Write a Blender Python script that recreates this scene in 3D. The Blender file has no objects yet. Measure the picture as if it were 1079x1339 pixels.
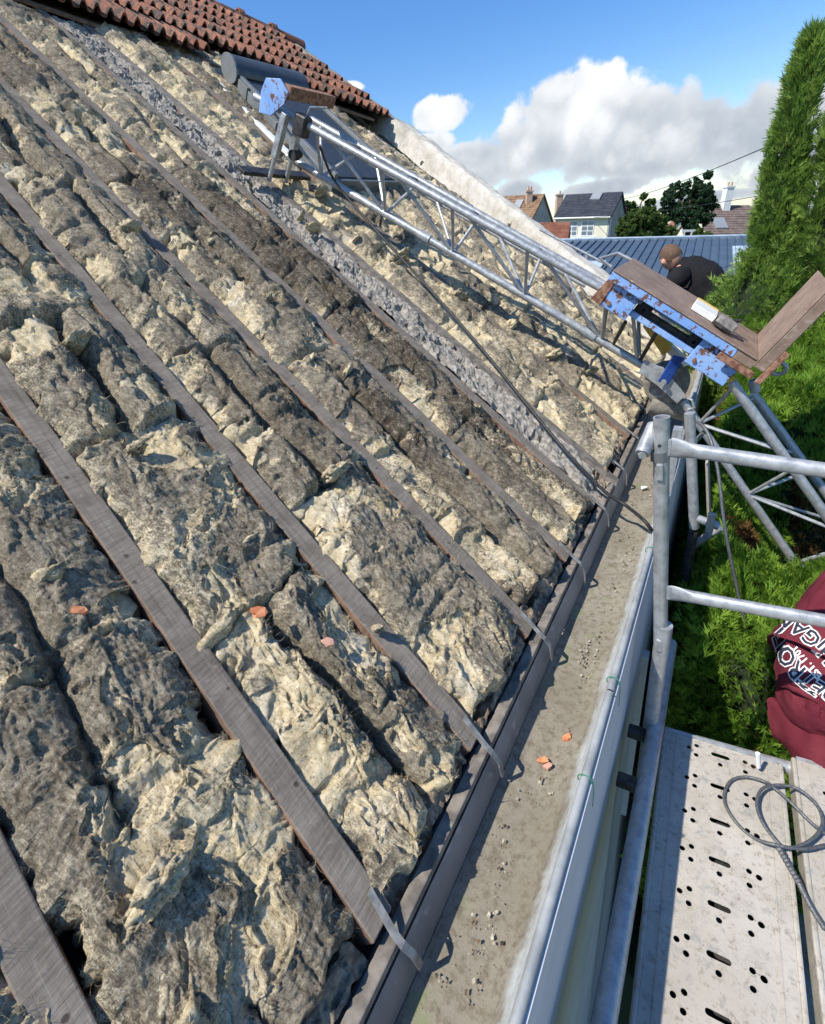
import bpy, bmesh, math, random
import numpy as np
from mathutils import Vector, Matrix, noise as mnoise

random.seed(7)
SC = bpy.context.scene
COL = SC.collection
PI = math.pi
R = math.radians

# ------------------------------------------------------------------ camera
FPX, CX, CY = 650.0, 539.5, 669.5              # focal length and centre in photograph pixels
CAM = np.array([[0.8584, 0.1490, -0.4909],
                [0.4982, -0.4702, 0.7285],
                [-0.1223, -0.8699, -0.4778]])  # columns: image right, image down, forward
cd = bpy.data.cameras.new('camera')
cam = bpy.data.objects.new('camera', cd)
COL.objects.link(cam)
cd.sensor_fit = 'HORIZONTAL'; cd.sensor_width = 36.0
cd.lens = 36.0 * FPX / 1079.0
cd.clip_start = 0.02; cd.clip_end = 3000
m = Matrix.Identity(4)
for i in range(3):
    m[i][0] = CAM[i, 0]; m[i][1] = -CAM[i, 1]; m[i][2] = -CAM[i, 2]
cam.matrix_world = m
SC.camera = cam

# ------------------------------------------------------------------ light
SUN = Vector((-0.42, -0.55, 1.0)).normalized()  # towards the sun
sl = bpy.data.lights.new('sun', 'SUN'); sl.energy = 4.8; sl.angle = R(0.53); sl.color = (1.0, 0.94, 0.83)
so = bpy.data.objects.new('sun', sl); COL.objects.link(so)
so.rotation_euler = SUN.to_track_quat('Z', 'Y').to_euler()
SC.view_settings.view_transform = 'Standard'; SC.view_settings.look = 'None'
SC.view_settings.exposure = 0.38; SC.view_settings.gamma = 1.0
SC.render.film_transparent = False
SC.render.engine = 'CYCLES'
SC.cycles.max_bounces = 6; SC.cycles.diffuse_bounces = 3; SC.cycles.glossy_bounces = 2; SC.cycles.transmission_bounces = 3
SC.cycles.use_adaptive_sampling = True; SC.cycles.adaptive_threshold = 0.015

def ray(x, y):
    d = CAM @ np.array([x - CX, y - CY, FPX]); return d / np.linalg.norm(d)
def at(x, y, Y):
    d = ray(x, y); return Vector(d * (Y / d[1]))
def atz(x, y, z):
    d = ray(x, y); return Vector(d * (z / d[2]))
def atd(x, y, dep):
    d = CAM @ np.array([(x - CX) / FPX, (y - CY) / FPX, 1.0]); return Vector(d * dep)

def build_world():
    w = bpy.data.worlds.new('World'); SC.world = w; w.use_nodes = True
    nt = w.node_tree; nt.nodes.clear(); N = nt.nodes; L = nt.links
    def node(t, **k):
        n = N.new(t)
        for a, b in k.items(): setattr(n, a, b)
        return n
    def put(sock, v):
        if isinstance(v, bpy.types.NodeSocket): L.new(v, sock)
        else: sock.default_value = v
    def mth(op, a, b=0.0, c=0.0, clamp=False):
        n = node('ShaderNodeMath', operation=op, use_clamp=clamp)
        put(n.inputs[0], a); put(n.inputs[1], b); put(n.inputs[2], c)
        return n.outputs[0]
    def sstep(x, a, b):
        n = node('ShaderNodeMapRange', interpolation_type='SMOOTHSTEP')
        put(n.inputs[0], x); n.inputs[1].default_value = a; n.inputs[2].default_value = b
        return n.outputs[0]
    def dot(vec, v):
        n = node('ShaderNodeVectorMath', operation='DOT_PRODUCT'); L.new(vec, n.inputs[0]); n.inputs[1].default_value = v
        return n.outputs['Value']
    def noise(vec, scale, detail, rough=0.55):
        n = node('ShaderNodeTexNoise'); L.new(vec, n.inputs['Vector'])
        n.inputs['Scale'].default_value = scale; n.inputs['Detail'].default_value = detail; n.inputs['Roughness'].default_value = rough
        return n.outputs['Fac']
    def mixc(f, a, b):
        n = node('ShaderNodeMix', data_type='RGBA'); put(n.inputs[0], f); put(n.inputs[6], a); put(n.inputs[7], b)
        return n.outputs[2]
    sky = node('ShaderNodeTexSky', sky_type='NISHITA', sun_disc=False)
    sky.sun_elevation = math.asin(SUN.z); sky.sun_rotation = math.atan2(SUN.x, SUN.y)
    sky.altitude = 100; sky.air_density = 1.0; sky.dust_density = 0.25; sky.ozone_density = 2.6
    tc = node('ShaderNodeTexCoord'); d = tc.outputs['Generated']
    # cloud bank: lumps in a tangent plane around the direction of the bank
    F = Vector(ray(800, 170)); Rt = F.cross(Vector((0, 0, 1))).normalized(); U = Rt.cross(F).normalized()
    df = mth('MAXIMUM', dot(d, F), 0.05)
    u = mth('DIVIDE', dot(d, Rt), df); v = mth('DIVIDE', dot(d, U), df)
    def uv(x, y):
        q = Vector(ray(x, y)); k = q.dot(F); return q.dot(Rt) / k, q.dot(U) / k
    lumps = [(740, 140, 95, 62), (700, 190, 105, 46), (830, 165, 130, 60), (930, 160, 130, 62), (1000, 170, 110, 60), (850, 200, 150, 36), (1090, 205, 160, 46),
             (578, 148, 44, 28), (615, 205, 78, 24), (680, 250, 34, 17), (790, 246, 60, 16), (590, 240, 70, 22),
             (450, 118, 34, 12), (900, 262, 100, 10), (1010, 280, 120, 14), (560, 190, 40, 18)]
    nz = noise(d, 7.0, 10.0, 0.62); nz2 = noise(d, 22.0, 8.0, 0.65)
    wob = mth('ADD', mth('MULTIPLY', mth('SUBTRACT', nz, 0.5), 3.0), mth('MULTIPLY', mth('SUBTRACT', nz2, 0.5), 1.3))
    def vor(scale):
        n = node('ShaderNodeTexVoronoi', feature='SMOOTH_F1'); L.new(wd, n.inputs['Vector']); n.inputs['Scale'].default_value = scale; n.inputs['Smoothness'].default_value = 0.35
        return n.outputs['Distance']
    nv = node('ShaderNodeTexNoise'); L.new(d, nv.inputs['Vector']); nv.inputs['Scale'].default_value = 9.0; nv.inputs['Detail'].default_value = 4.0
    wv = node('ShaderNodeVectorMath', operation='SCALE'); L.new(nv.outputs['Color'], wv.inputs[0]); wv.inputs['Scale'].default_value = 0.09
    wa = node('ShaderNodeVectorMath', operation='ADD'); L.new(d, wa.inputs[0]); L.new(wv.outputs[0], wa.inputs[1]); wd = wa.outputs[0]
    bil = mth('ADD', mth('SUBTRACT', 0.42, vor(13.0)), mth('MULTIPLY', mth('SUBTRACT', 0.42, vor(31.0)), 0.5))
    wob = mth('ADD', mth('MULTIPLY', wob, 0.85), mth('MULTIPLY', bil, 0.75))
    dens = None; low = None
    for (x, y, a, b) in lumps:
        u0, v0 = uv(x, y); ua, va = uv(x + a, y); ub, vb = uv(x, y - b)
        sa = math.hypot(ua - u0, va - v0); sb = math.hypot(ub - u0, vb - v0)
        du = mth('DIVIDE', mth('SUBTRACT', u, u0), sa); dv = mth('DIVIDE', mth('SUBTRACT', v, v0), sb)
        q = mth('SUBTRACT', 1.0, mth('ADD', mth('MULTIPLY', du, du), mth('MULTIPLY', dv, dv)))
        q = mth('MAXIMUM', q, -1.5)
        dens = q if dens is None else mth('SMOOTH_MAX', dens, q, 0.35)
    front = sstep(dot(d, F), 0.75, 0.85)
    dens = mth('ADD', mth('MULTIPLY', dens, front), mth('MULTIPLY', mth('SUBTRACT', 1.0, front), -0.85))
    # the rest of the sky carries the same scattered clouds
    gen = mth('SUBTRACT', mth('MULTIPLY', noise(d, 2.2, 4.0), 2.6), 2.2)
    rest = mth('MULTIPLY', gen, mth('SUBTRACT', 1.0, front))
    dens = mth('MAXIMUM', dens, mth('ADD', rest, mth('MULTIPLY', front, -2.0)))
    dens = mth('ADD', dens, wob)
    alpha = mth('MULTIPLY', sstep(dens, -0.05, 0.36), 0.98)
    body = sstep(mth('ADD', mth('MULTIPLY', v, 7.0), mth('ADD', mth('MULTIPLY', mth('SUBTRACT', nz, 0.5), 1.9), mth('MULTIPLY', bil, 1.0))), -0.6, 0.75)
    ccol = mixc(body, (2.5, 2.8, 3.2, 1), (5.4, 5.45, 5.5, 1))
    edge = sstep(dens, 0.9, 0.2)
    ccol = mixc(mth('MULTIPLY', edge, 0.35), ccol, (4.9, 5.1, 5.3, 1))
    tint = node('ShaderNodeMix', data_type='RGBA', blend_type='MULTIPLY'); tint.inputs[0].default_value = 1.0
    L.new(sky.outputs[0], tint.inputs[6]); L.new(mixc(sstep(dot(d, (0, 0, 1)), 0.0, 0.3), (0.8, 0.86, 0.92, 1), (0.42, 0.68, 0.93, 1)), tint.inputs[7])
    mix = mixc(alpha, tint.outputs[2], ccol)
    bg = node('ShaderNodeBackground'); L.new(mix, bg.inputs[0]); bg.inputs[1].default_value = 0.15
    out = node('ShaderNodeOutputWorld'); L.new(bg.outputs[0], out.inputs[0])
build_world()

# ------------------------------------------------------------------ materials
class NT:
    def __init__(s, name):
        s.m = bpy.data.materials.new(name); s.m.use_nodes = True
        s.t = s.m.node_tree; s.t.nodes.clear()
        s.out = s.n('ShaderNodeOutputMaterial'); s.b = s.n('ShaderNodeBsdfPrincipled')
        s.t.links.new(s.b.outputs[0], s.out.inputs[0])
        s.pos = s.n('ShaderNodeNewGeometry').outputs['Position']
    def n(s, t, **k):
        x = s.t.nodes.new(t)
        for a, b in k.items(): setattr(x, a, b)
        return x
    def put(s, sock, v):
        if isinstance(v, bpy.types.NodeSocket): s.t.links.new(v, sock)
        else:
            if isinstance(v, tuple) and len(v) == 3 and sock.type == 'RGBA': v = v + (1,)
            sock.default_value = v
    def noise(s, scale, detail=5, rough=.55, vec=None, dist=0.0):
        x = s.n('ShaderNodeTexNoise'); s.put(x.inputs['Vector'], vec or s.pos)
        x.inputs['Scale'].default_value = scale; x.inputs['Detail'].default_value = detail
        x.inputs['Roughness'].default_value = rough; x.inputs['Distortion'].default_value = dist
        return x.outputs['Fac']
    def voro(s, scale, vec=None, feature='F1', out='Distance'):
        x = s.n('ShaderNodeTexVoronoi', feature=feature); s.put(x.inputs['Vector'], vec or s.pos); x.inputs['Scale'].default_value = scale
        return x.outputs[out]
    def step(s, v, a, b):
        x = s.n('ShaderNodeMapRange', interpolation_type='SMOOTHSTEP'); s.put(x.inputs[0], v)
        x.inputs[1].default_value = a; x.inputs[2].default_value = b
        return x.outputs[0]
    def mix(s, f, a, b):
        x = s.n('ShaderNodeMix', data_type='RGBA'); s.put(x.inputs[0], f); s.put(x.inputs[6], a); s.put(x.inputs[7], b)
        return x.outputs[2]
    def math(s, op, a, b=0.0, clamp=False):
        x = s.n('ShaderNodeMath', operation=op, use_clamp=clamp); s.put(x.inputs[0], a); s.put(x.inputs[1], b)
        return x.outputs[0]
    def attr(s, name):
        return s.n('ShaderNodeAttribute', attribute_name=name).outputs['Fac']
    def mapped(s, scale=(1, 1, 1), rot=(0, 0, 0), vec=None):
        x = s.n('ShaderNodeMapping'); s.put(x.inputs[0], vec or s.pos)
        x.inputs['Scale'].default_value = scale; x.inputs['Rotation'].default_value = rot
        return x.outputs[0]
    def obj(s): return s.n('ShaderNodeTexCoord').outputs['Object']
    def rnd(s): return s.n('ShaderNodeObjectInfo').outputs['Random']
    def bump(s, h, strength=.4, dist=.01):
        x = s.n('ShaderNodeBump'); s.put(x.inputs['Height'], h)
        x.inputs['Strength'].default_value = strength; x.inputs['Distance'].default_value = dist
        s.put(s.b.inputs['Normal'], x.outputs[0])
    def fin(s, col=None, rough=.8, metal=0.0, spec=.4):
        if col is not None: s.put(s.b.inputs['Base Color'], col)
        s.put(s.b.inputs['Roughness'], rough); s.put(s.b.inputs['Metallic'], metal)
        s.put(s.b.inputs['Specular IOR Level'], spec)
        return s.m

def simple(name, c1, c2, scale=30, rough=.8, metal=0.0, bump=.25, bd=.004, lo=.35, hi=.65, spec=.4, detail=6):
    k = NT(name); f = k.step(k.noise(scale, detail), lo, hi)
    k.bump(k.noise(scale * 2.3, 6), bump, bd)
    return k.fin(k.mix(f, c1, c2), rough, metal, spec)

MAT = {}
def mats():
    # mineral wool: cream inside, weathered skin, per-vertex "clean" says where the skin is torn off
    k = NT('mineral_wool'); at_ = k.attr('clean'); soot = k.attr('soot')
    v = k.mapped((1, 1, 1))
    n1 = k.noise(9, 6); n2 = k.noise(55, 8, .68); n3 = k.noise(240, 6, .7); n4 = k.noise(28, 5, .6, dist=.8)
    st_ = k.noise(210, 8, .78, vec=k.mapped((1.0, .3, 1.0), (0, 0, .35)), dist=1.6)
    st2_ = k.noise(120, 8, .78, vec=k.mapped((.3, 1.0, .5), (0, 0, -.3)), dist=1.2)
    grain = k.math('ADD', k.math('MULTIPLY', st_, .5), k.math('MULTIPLY', st2_, .5))
    skin = k.mix(k.step(n1, .3, .7), (.24, .195, .138), (.36, .307, .23))
    skin = k.mix(k.step(n2, .36, .68), k.mix(.5, skin, (.08, .065, .046)), k.mix(.4, skin, (.42, .38, .29)))
    skin = k.mix(k.step(k.noise(3.2, 5, .6), .5, .72), skin, k.mix(.35, skin, (.1, .085, .062)))
    skin = k.mix(k.math('MULTIPLY', soot, .85), skin, k.mix(k.step(n2, .4, .7), (.045, .035, .027), (.125, .103, .078)))
    skin = k.mix(k.step(grain, .495, .43), skin, k.mix(.7, skin, (.045, .036, .026)))
    skin = k.mix(k.step(grain, .51, .58), skin, k.mix(.5, skin, (.55, .5, .4)))
    wool = k.mix(k.step(n4, .3, .7), (.56, .45, .265), (.735, .63, .43))
    wool = k.mix(k.step(n1, .52, .78), wool, (.755, .68, .545))
    wool = k.mix(k.step(k.noise(14, 7, .65), .46, .66), wool, k.mix(.55, wool, (.28, .23, .15)))
    wool = k.mix(k.step(grain, .49, .43), wool, k.mix(.6, wool, (.22, .17, .1)))
    wool = k.mix(k.step(grain, .51, .58), wool, k.mix(.55, wool, (.8, .76, .63)))
    f = k.step(k.math('ADD', k.math('ADD', at_, k.math('MULTIPLY', k.math('SUBTRACT', n2, .5), .9)), k.math('MULTIPLY', k.math('SUBTRACT', grain, .5), 3.0)), .22, .8)
    col = k.mix(f, skin, wool)
    speck = k.step(k.voro(150), .19, .09)
    col = k.mix(k.math('MULTIPLY', speck, k.math('MULTIPLY', k.step(n1, .4, .6), .85)), col, (.05, .04, .028))
    h = k.math('ADD', k.math('ADD', k.math('MULTIPLY', n2, .4), k.math('MULTIPLY', grain, 1.4)), k.math('MULTIPLY', n3, .3))
    k.bump(h, .7, .008)
    MAT['wool'] = k.fin(col, .95, 0, .05)
    # rafters: grey sawn tops, redder sides
    k = NT('grey_sawn_timber'); ob = k.pos
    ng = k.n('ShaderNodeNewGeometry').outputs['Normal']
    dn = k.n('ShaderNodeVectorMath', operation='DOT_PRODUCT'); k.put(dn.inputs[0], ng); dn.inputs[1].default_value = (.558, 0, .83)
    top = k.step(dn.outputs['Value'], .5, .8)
    a = k.noise(18, 6); saw = k.noise(150, 4, .6, vec=k.mapped((1.2, .1, 1.2)))
    g = k.mix(k.step(a, .3, .7), (.17, .147, .122), (.25, .22, .186))
    g = k.mix(k.step(saw, .42, .62), g, k.mix(.25, g, (.1, .08, .065)))
    d1 = k.n('ShaderNodeVectorMath', operation='DOT_PRODUCT'); k.put(d1.inputs[0], k.pos); d1.inputs[1].default_value = (-2.4, 0, 0)
    d2 = k.n('ShaderNodeVectorMath', operation='DOT_PRODUCT'); k.put(d2.inputs[0], k.pos); d2.inputs[1].default_value = (16, 65, 0)
    cx_ = k.n('ShaderNodeCombineXYZ'); k.put(cx_.inputs[0], d1.outputs['Value']); k.put(cx_.inputs[1], d2.outputs['Value'])
    lg = k.noise(1.6, 7, .65, vec=cx_.outputs[0]); g = k.mix(k.step(lg, .5, .68), g, k.mix(.55, g, (.09, .072, .058))); g = k.mix(k.step(lg, .42, .3), g, k.mix(.4, g, (.36, .32, .27)))
    g = k.mix(k.step(k.noise(5, 6, .65), .55, .75), g, (.12, .1, .085))
    g = k.mix(k.math('MULTIPLY', k.step(k.voro(16), .10, .06), .8), g, (.05, .035, .028))
    g = k.mix(k.step(k.noise(70, 6, .7), .55, .75), g, (.27, .245, .22))
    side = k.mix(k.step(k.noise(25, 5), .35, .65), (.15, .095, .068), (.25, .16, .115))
    k.bump(k.math('ADD', saw, k.math('MULTIPLY', k.noise(60, 5), .6)), .45, .004)
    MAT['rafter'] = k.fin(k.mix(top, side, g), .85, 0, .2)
    MAT['board'] = simple('weathered_eave_board', (.12, .105, .09), (.235, .205, .175), 26, .85, bump=.4)
    MAT['mortar'] = simple('crumbly_mortar', (.15, .115, .08), (.36, .29, .215), 45, .95, bump=.9, bd=.012)
    MAT['gravel'] = simple('gravel_concrete', (.18, .163, .138), (.36, .33, .288), 38, .95, bump=.6, bd=.006)
    MAT['dark'] = simple('dark_lining', (.06, .05, .045), (.14, .1, .08), 20, .95)
    MAT['galv'] = None
    k = NT('galvanised_steel'); a = k.noise(35, 6, .65); b_ = k.voro(90, out='Color')
    sp = k.n('ShaderNodeSeparateColor'); k.put(sp.inputs[0], b_)
    c = k.mix(k.step(a, .3, .7), (.29, .305, .315), (.46, .475, .485)); c = k.mix(k.math('MULTIPLY', sp.outputs[0], .22), c, (.6, .62, .63))
    c = k.mix(k.step(k.noise(9, 7, .7), .6, .75), c, (.33, .31, .28))
    k.bump(k.noise(150, 4), .12, .002)
    MAT['galv'] = k.fin(c, k.step(a, -.5, 1.7), .45, .5)
    k = NT('old_zinc'); a = k.noise(6, 6, .6); st2 = k.noise(40, 5, .6, vec=k.mapped((3, .6, .25)))
    c = k.mix(k.step(a, .3, .7), (.17, .185, .2), (.25, .27, .285)); c = k.mix(k.step(st2, .58, .72), c, (.32, .34, .35))
    k.bump(k.noise(30, 4), .2, .004)
    MAT['zinc'] = k.fin(c, .5, .25, .4)
    k = NT('silty_gutter_floor'); a = k.noise(7, 7, .65); b_ = k.noise(60, 8, .7); sx = k.n('ShaderNodeSeparateXYZ'); k.put(sx.inputs[0], k.pos)
    c = k.mix(k.step(a, .3, .7), (.2, .178, .138), (.285, .26, .21)); c = k.mix(k.step(b_, .44, .66), c, (.15, .125, .09)); c = k.mix(k.step(k.noise(3.5, 8, .7), .48, .68), c, k.mix(.5, c, (.13, .11, .08)))
    c = k.mix(k.step(k.noise(14, 6), .58, .72), c, (.2, .215, .12))
    lip = k.step(k.math('ADD', sx.outputs[0], k.math('MULTIPLY', k.math('SUBTRACT', a, .5), .05)), -.155, -.128)
    c = k.mix(lip, c, k.mix(k.step(b_, .35, .7), (.5, .53, .55), (.4, .41, .38)))
    k.bump(k.math('ADD', b_, k.math('MULTIPLY', k.noise(220, 5), .5)), .5, .005)
    MAT['silt'] = k.fin(c, .85, 0, .25)
    k = NT('white_render'); a = k.noise(4, 6); b_ = k.noise(180, 5)
    c = k.mix(k.step(a, .3, .7), (.5, .51, .53), (.6, .61, .63)); c = k.mix(k.step(k.noise(16, 7, .7), .6, .8), c, (.34, .335, .32))
    k.bump(b_, .25, .003); MAT['render'] = k.fin(c, .85, 0, .3)
    MAT['render_low'] = simple('grey_blue_render', (.3, .32, .345), (.37, .39, .41), 12, .85, bump=.3)
    k = NT('weathered_white_verge'); a = k.noise(5, 7, .65); sx = k.n('ShaderNodeSeparateXYZ'); k.put(sx.inputs[0], k.pos)
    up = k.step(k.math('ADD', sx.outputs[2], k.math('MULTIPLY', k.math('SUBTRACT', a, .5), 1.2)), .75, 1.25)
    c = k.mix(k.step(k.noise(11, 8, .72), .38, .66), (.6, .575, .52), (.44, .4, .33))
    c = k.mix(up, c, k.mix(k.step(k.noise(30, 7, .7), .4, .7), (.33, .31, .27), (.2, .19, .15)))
    k.bump(k.noise(60, 6), .5, .006); MAT['verge'] = k.fin(c, .9, 0, .2)
    k = NT('terracotta_tile'); r_ = k.rnd(); a = k.noise(30, 7, .7)
    c = k.mix(r_, (.2, .07, .042), (.34, .145, .092)); c = k.mix(k.step(a, .4, .7), c, (.15, .09, .068))
    c = k.mix(k.step(k.noise(9, 6, .7), .46, .58), c, (.06, .05, .045)); c = k.mix(k.step(k.noise(75, 5), .62, .75), c, (.55, .4, .3))
    k.bump(k.noise(90, 5), .4, .004); MAT['tile'] = k.fin(c, .85, 0, .25)
    MAT['shard'] = simple('broken_terracotta', (.5, .15, .06), (.68, .3, .15), 60, .85)
    MAT['slat'] = simple('dark_grey_aluminium', (.062, .068, .075), (.085, .09, .098), 12, .42, .3, bump=.05)
    MAT['shutter_box'] = simple('grey_aluminium', (.15, .165, .17), (.2, .215, .22), 10, .45, .25, bump=.05)
    k = NT('chipped_blue_paint'); a = k.noise(26, 8, .68); b_ = k.noise(75, 7, .7)
    e = k.step(k.math('ADD', a, k.math('MULTIPLY', k.math('SUBTRACT', b_, .5), .5)), .55, .575)
    rust = k.mix(k.step(b_, .35, .7), (.085, .035, .022), (.24, .1, .055))
    c = k.mix(k.step(k.noise(8, 5), .3, .7), (.19, .36, .72), (.30, .47, .80)); c = k.mix(k.step(k.noise(40, 6), .6, .8), c, (.42, .55, .78))
    k.bump(k.math('MULTIPLY', e, -1.0), .5, .003); MAT['blue'] = k.fin(k.mix(e, c, rust), k.math('ADD', .45, k.math('MULTIPLY', e, .4)), 0, .4)
    MAT['blue_dark'] = simple('deep_blue_paint', (.02, .065, .3), (.035, .1, .4), 30, .4, bump=.1)
    k = NT('worn_rusty_plate'); a = k.noise(12, 7, .65); st3 = k.noise(60, 7, .7, vec=k.mapped((.5, 1.6, 1), (0, .6, 0)))
    c = k.mix(k.step(a, .3, .7), (.2, .135, .1), (.31, .225, .175)); c = k.mix(k.step(st3, .55, .72), c, (.42, .36, .31)); c = k.mix(k.step(k.noise(45, 7, .7), .6, .75), c, (.13, .06, .04))
    k.bump(st3, .35, .004); MAT['rust'] = k.fin(c, .75, .1, .35)
    MAT['rust_red'] = simple('red_brown_rust', (.15, .065, .04), (.36, .2, .13), 50, .85, bump=.5)
    MAT['rubber'] = simple('dark_rubber', (.014, .014, .015), (.035, .034, .033), 40, .7)
    MAT['cable'] = simple('black_cable', (.015, .015, .016), (.03, .03, .03), 60, .55, bump=.05)
    MAT['cable_grey'] = simple('grey_steel_cable', (.1, .105, .11), (.17, .175, .18), 200, .45, .5, bump=.4)
    MAT['wheel'] = simple('worn_grey_wheel', (.17, .15, .125), (.3, .27, .23), 30, .75)
    MAT['iron'] = simple('dark_oily_iron', (.03, .03, .032), (.08, .075, .07), 30, .5, .4)
    k = NT('worn_scaffold_plank'); a = k.noise(9, 7, .68); b_ = k.noise(70, 7, .7)
    c = k.mix(k.step(a, .32, .68), (.41, .375, .315), (.54, .5, .44)); c = k.mix(k.step(b_, .5, .7), c, (.29, .25, .195)); c = k.mix(k.step(k.noise(24, 7, .7), .55, .68), c, (.32, .31, .29))
    c = k.mix(k.step(k.noise(110, 6, .7), .62, .7), c, (.15, .12, .09)); c = k.mix(k.step(k.noise(4.5, 8, .7), .5, .7), c, k.mix(.45, c, (.2, .175, .14)))
    k.bump(k.math('ADD', a, b_), .3, .005); MAT['plank'] = k.fin(c, .6, .2, .4)
    MAT['yellow'] = simple('yellow_level', (.72, .45, .06), (.8, .55, .12), 20, .5)
    MAT['white'] = simple('white_plastic', (.74, .74, .72), (.82, .82, .8), 20, .5, bump=.05)
    MAT['ochre'] = simple('ochre_card', (.6, .4, .1), (.7, .5, .18), 20, .6)
    MAT['grey_tool'] = simple('grey_tool_body', (.17, .155, .14), (.33, .3, .27), 60, .55)
    k = NT('maroon_fleece'); a = k.noise(10, 4); b_ = k.noise(400, 4)
    k.bump(k.math('ADD', k.noise(16, 4), k.math('MULTIPLY', b_, .25)), .5, .02); MAT['maroon'] = k.fin(k.mix(k.step(a, .3, .7), (.125, .018, .03), (.165, .03, .042)), .9, 0, .15)
    k = NT('black_cotton'); k.bump(k.noise(9, 4, dist=.6), .5, .03); MAT['black'] = k.fin(k.mix(k.noise(30), (.01, .01, .012), (.02, .02, .024)), .9, 0, .15)
    MAT['skin'] = simple('skin', (.5, .27, .19), (.6, .34, .25), 25, .55, bump=.1)
    MAT['hair'] = simple('cropped_hair', (.075, .045, .028), (.17, .1, .065), 160, .8, bump=.5)
    MAT['denim'] = simple('dark_work_trousers', (.03, .035, .045), (.06, .065, .08), 60, .9)
    MAT['navy'] = simple('navy_print', (.02, .022, .045), (.028, .03, .055), 40, .8, bump=.05)
    MAT['print'] = simple('white_print', (.7, .69, .67), (.8, .8, .78), 60, .8, bump=.05)
    # foliage
    def leaf(name, a, b, c3):
        k = NT(name); t = k.attr('tint'); col = k.mix(t, a, b); col = k.mix(k.step(k.noise(3.0, 4), .5, .75), col, c3)
        m_ = k.fin(col, .6, 0, .25)
        k.put(k.b.inputs['Subsurface Weight'], 0.0)
        tr = k.n('ShaderNodeBsdfTranslucent'); k.put(tr.inputs[0], col)
        mx = k.n('ShaderNodeMixShader'); mx.inputs[0].default_value = .42
        k.t.links.new(k.b.outputs[0], mx.inputs[1]); k.t.links.new(tr.outputs[0], mx.inputs[2]); k.t.links.new(mx.outputs[0], k.out.inputs[0])
        return m_
    MAT['thuja'] = leaf('thuja_sprays', (.12, .25, .03), (.34, .52, .075), (.25, .42, .06))
    MAT['cypress'] = leaf('cypress_sprays', (.12, .225, .045), (.34, .48, .105), (.24, .38, .075))
    MAT['brown_leaf'] = leaf('dead_brown_sprays', (.2, .1, .04), (.32, .18, .08), (.26, .14, .06))
    MAT['dark_leaf'] = leaf('dark_locust_leaves', (.02, .05, .022), (.05, .1, .045), (.035, .075, .035))
    MAT['mid_leaf'] = leaf('mid_green_leaves', (.045, .09, .02), (.12, .18, .045), (.08, .13, .03))
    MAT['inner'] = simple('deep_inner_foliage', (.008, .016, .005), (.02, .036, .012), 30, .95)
    MAT['bark'] = simple('brown_bark', (.09, .065, .045), (.17, .13, .09), 25, .95, bump=.8)
    # far things
    MAT['metal_roof'] = simple('slate_blue_steel_roofing', (.065, .095, .135), (.085, .12, .165), 3, .5, .15, bump=.05)
    MAT['roof_dark'] = simple('dark_slate_roof', (.028, .032, .045), (.05, .056, .072), 2.5, .7, bump=.2, bd=.03)
    MAT['roof_brown'] = simple('brown_tile_roof', (.17, .1, .06), (.27, .17, .1), 2.2, .85, bump=.3, bd=.03)
    MAT['roof_purple'] = simple('brown_grey_tile_roof', (.13, .095, .085), (.2, .15, .13), 2.2, .85, bump=.3, bd=.03)
    MAT['roof_red'] = simple('red_tile_roof', (.2, .08, .05), (.3, .13, .085), 2.2, .85, bump=.3, bd=.03)
    MAT['cream_wall'] = simple('cream_wall', (.7, .66, .52), (.78, .74, .6), 1.2, .85, bump=.1)
    MAT['grey_wall'] = simple('grey_roughcast_wall', (.34, .325, .3), (.43, .41, .38), 1.5, .9, bump=.3)
    MAT['brick'] = simple('chimney_brick', (.42, .28, .2), (.55, .4, .31), 4, .9)
    MAT['glass'] = simple('window_glass', (.1, .14, .18), (.16, .2, .25), 2, .08, 0, bump=.0, spec=.8)
    MAT['poly'] = simple('cloudy_polycarbonate', (.36, .42, .47), (.55, .62, .66), 3, .3, bump=.1, spec=.6)
    k = NT('lawn_ground'); MAT['ground'] = k.fin(k.mix(k.step(k.noise(.25, 8, .65), .35, .65), (.05, .075, .02), (.11, .12, .05)), .95, 0, .1)
mats()

# ------------------------------------------------------------------ object helpers
def link(o, parent=None):
    COL.objects.link(o)
    if parent is not None: o.parent = parent
    return o
def tag(o, label=None, cat=None, group=None, kind=None):
    if label: o['label'] = label
    if cat: o['category'] = cat
    if group: o['group'] = group
    if kind: o['kind'] = kind
    return o
def empty(name, loc, label, cat, group=None):
    o = bpy.data.objects.new(name, None); o.empty_display_size = .1; o.location = loc; link(o)
    return tag(o, label, cat, group)
def V(*a): return Vector(a)

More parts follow.
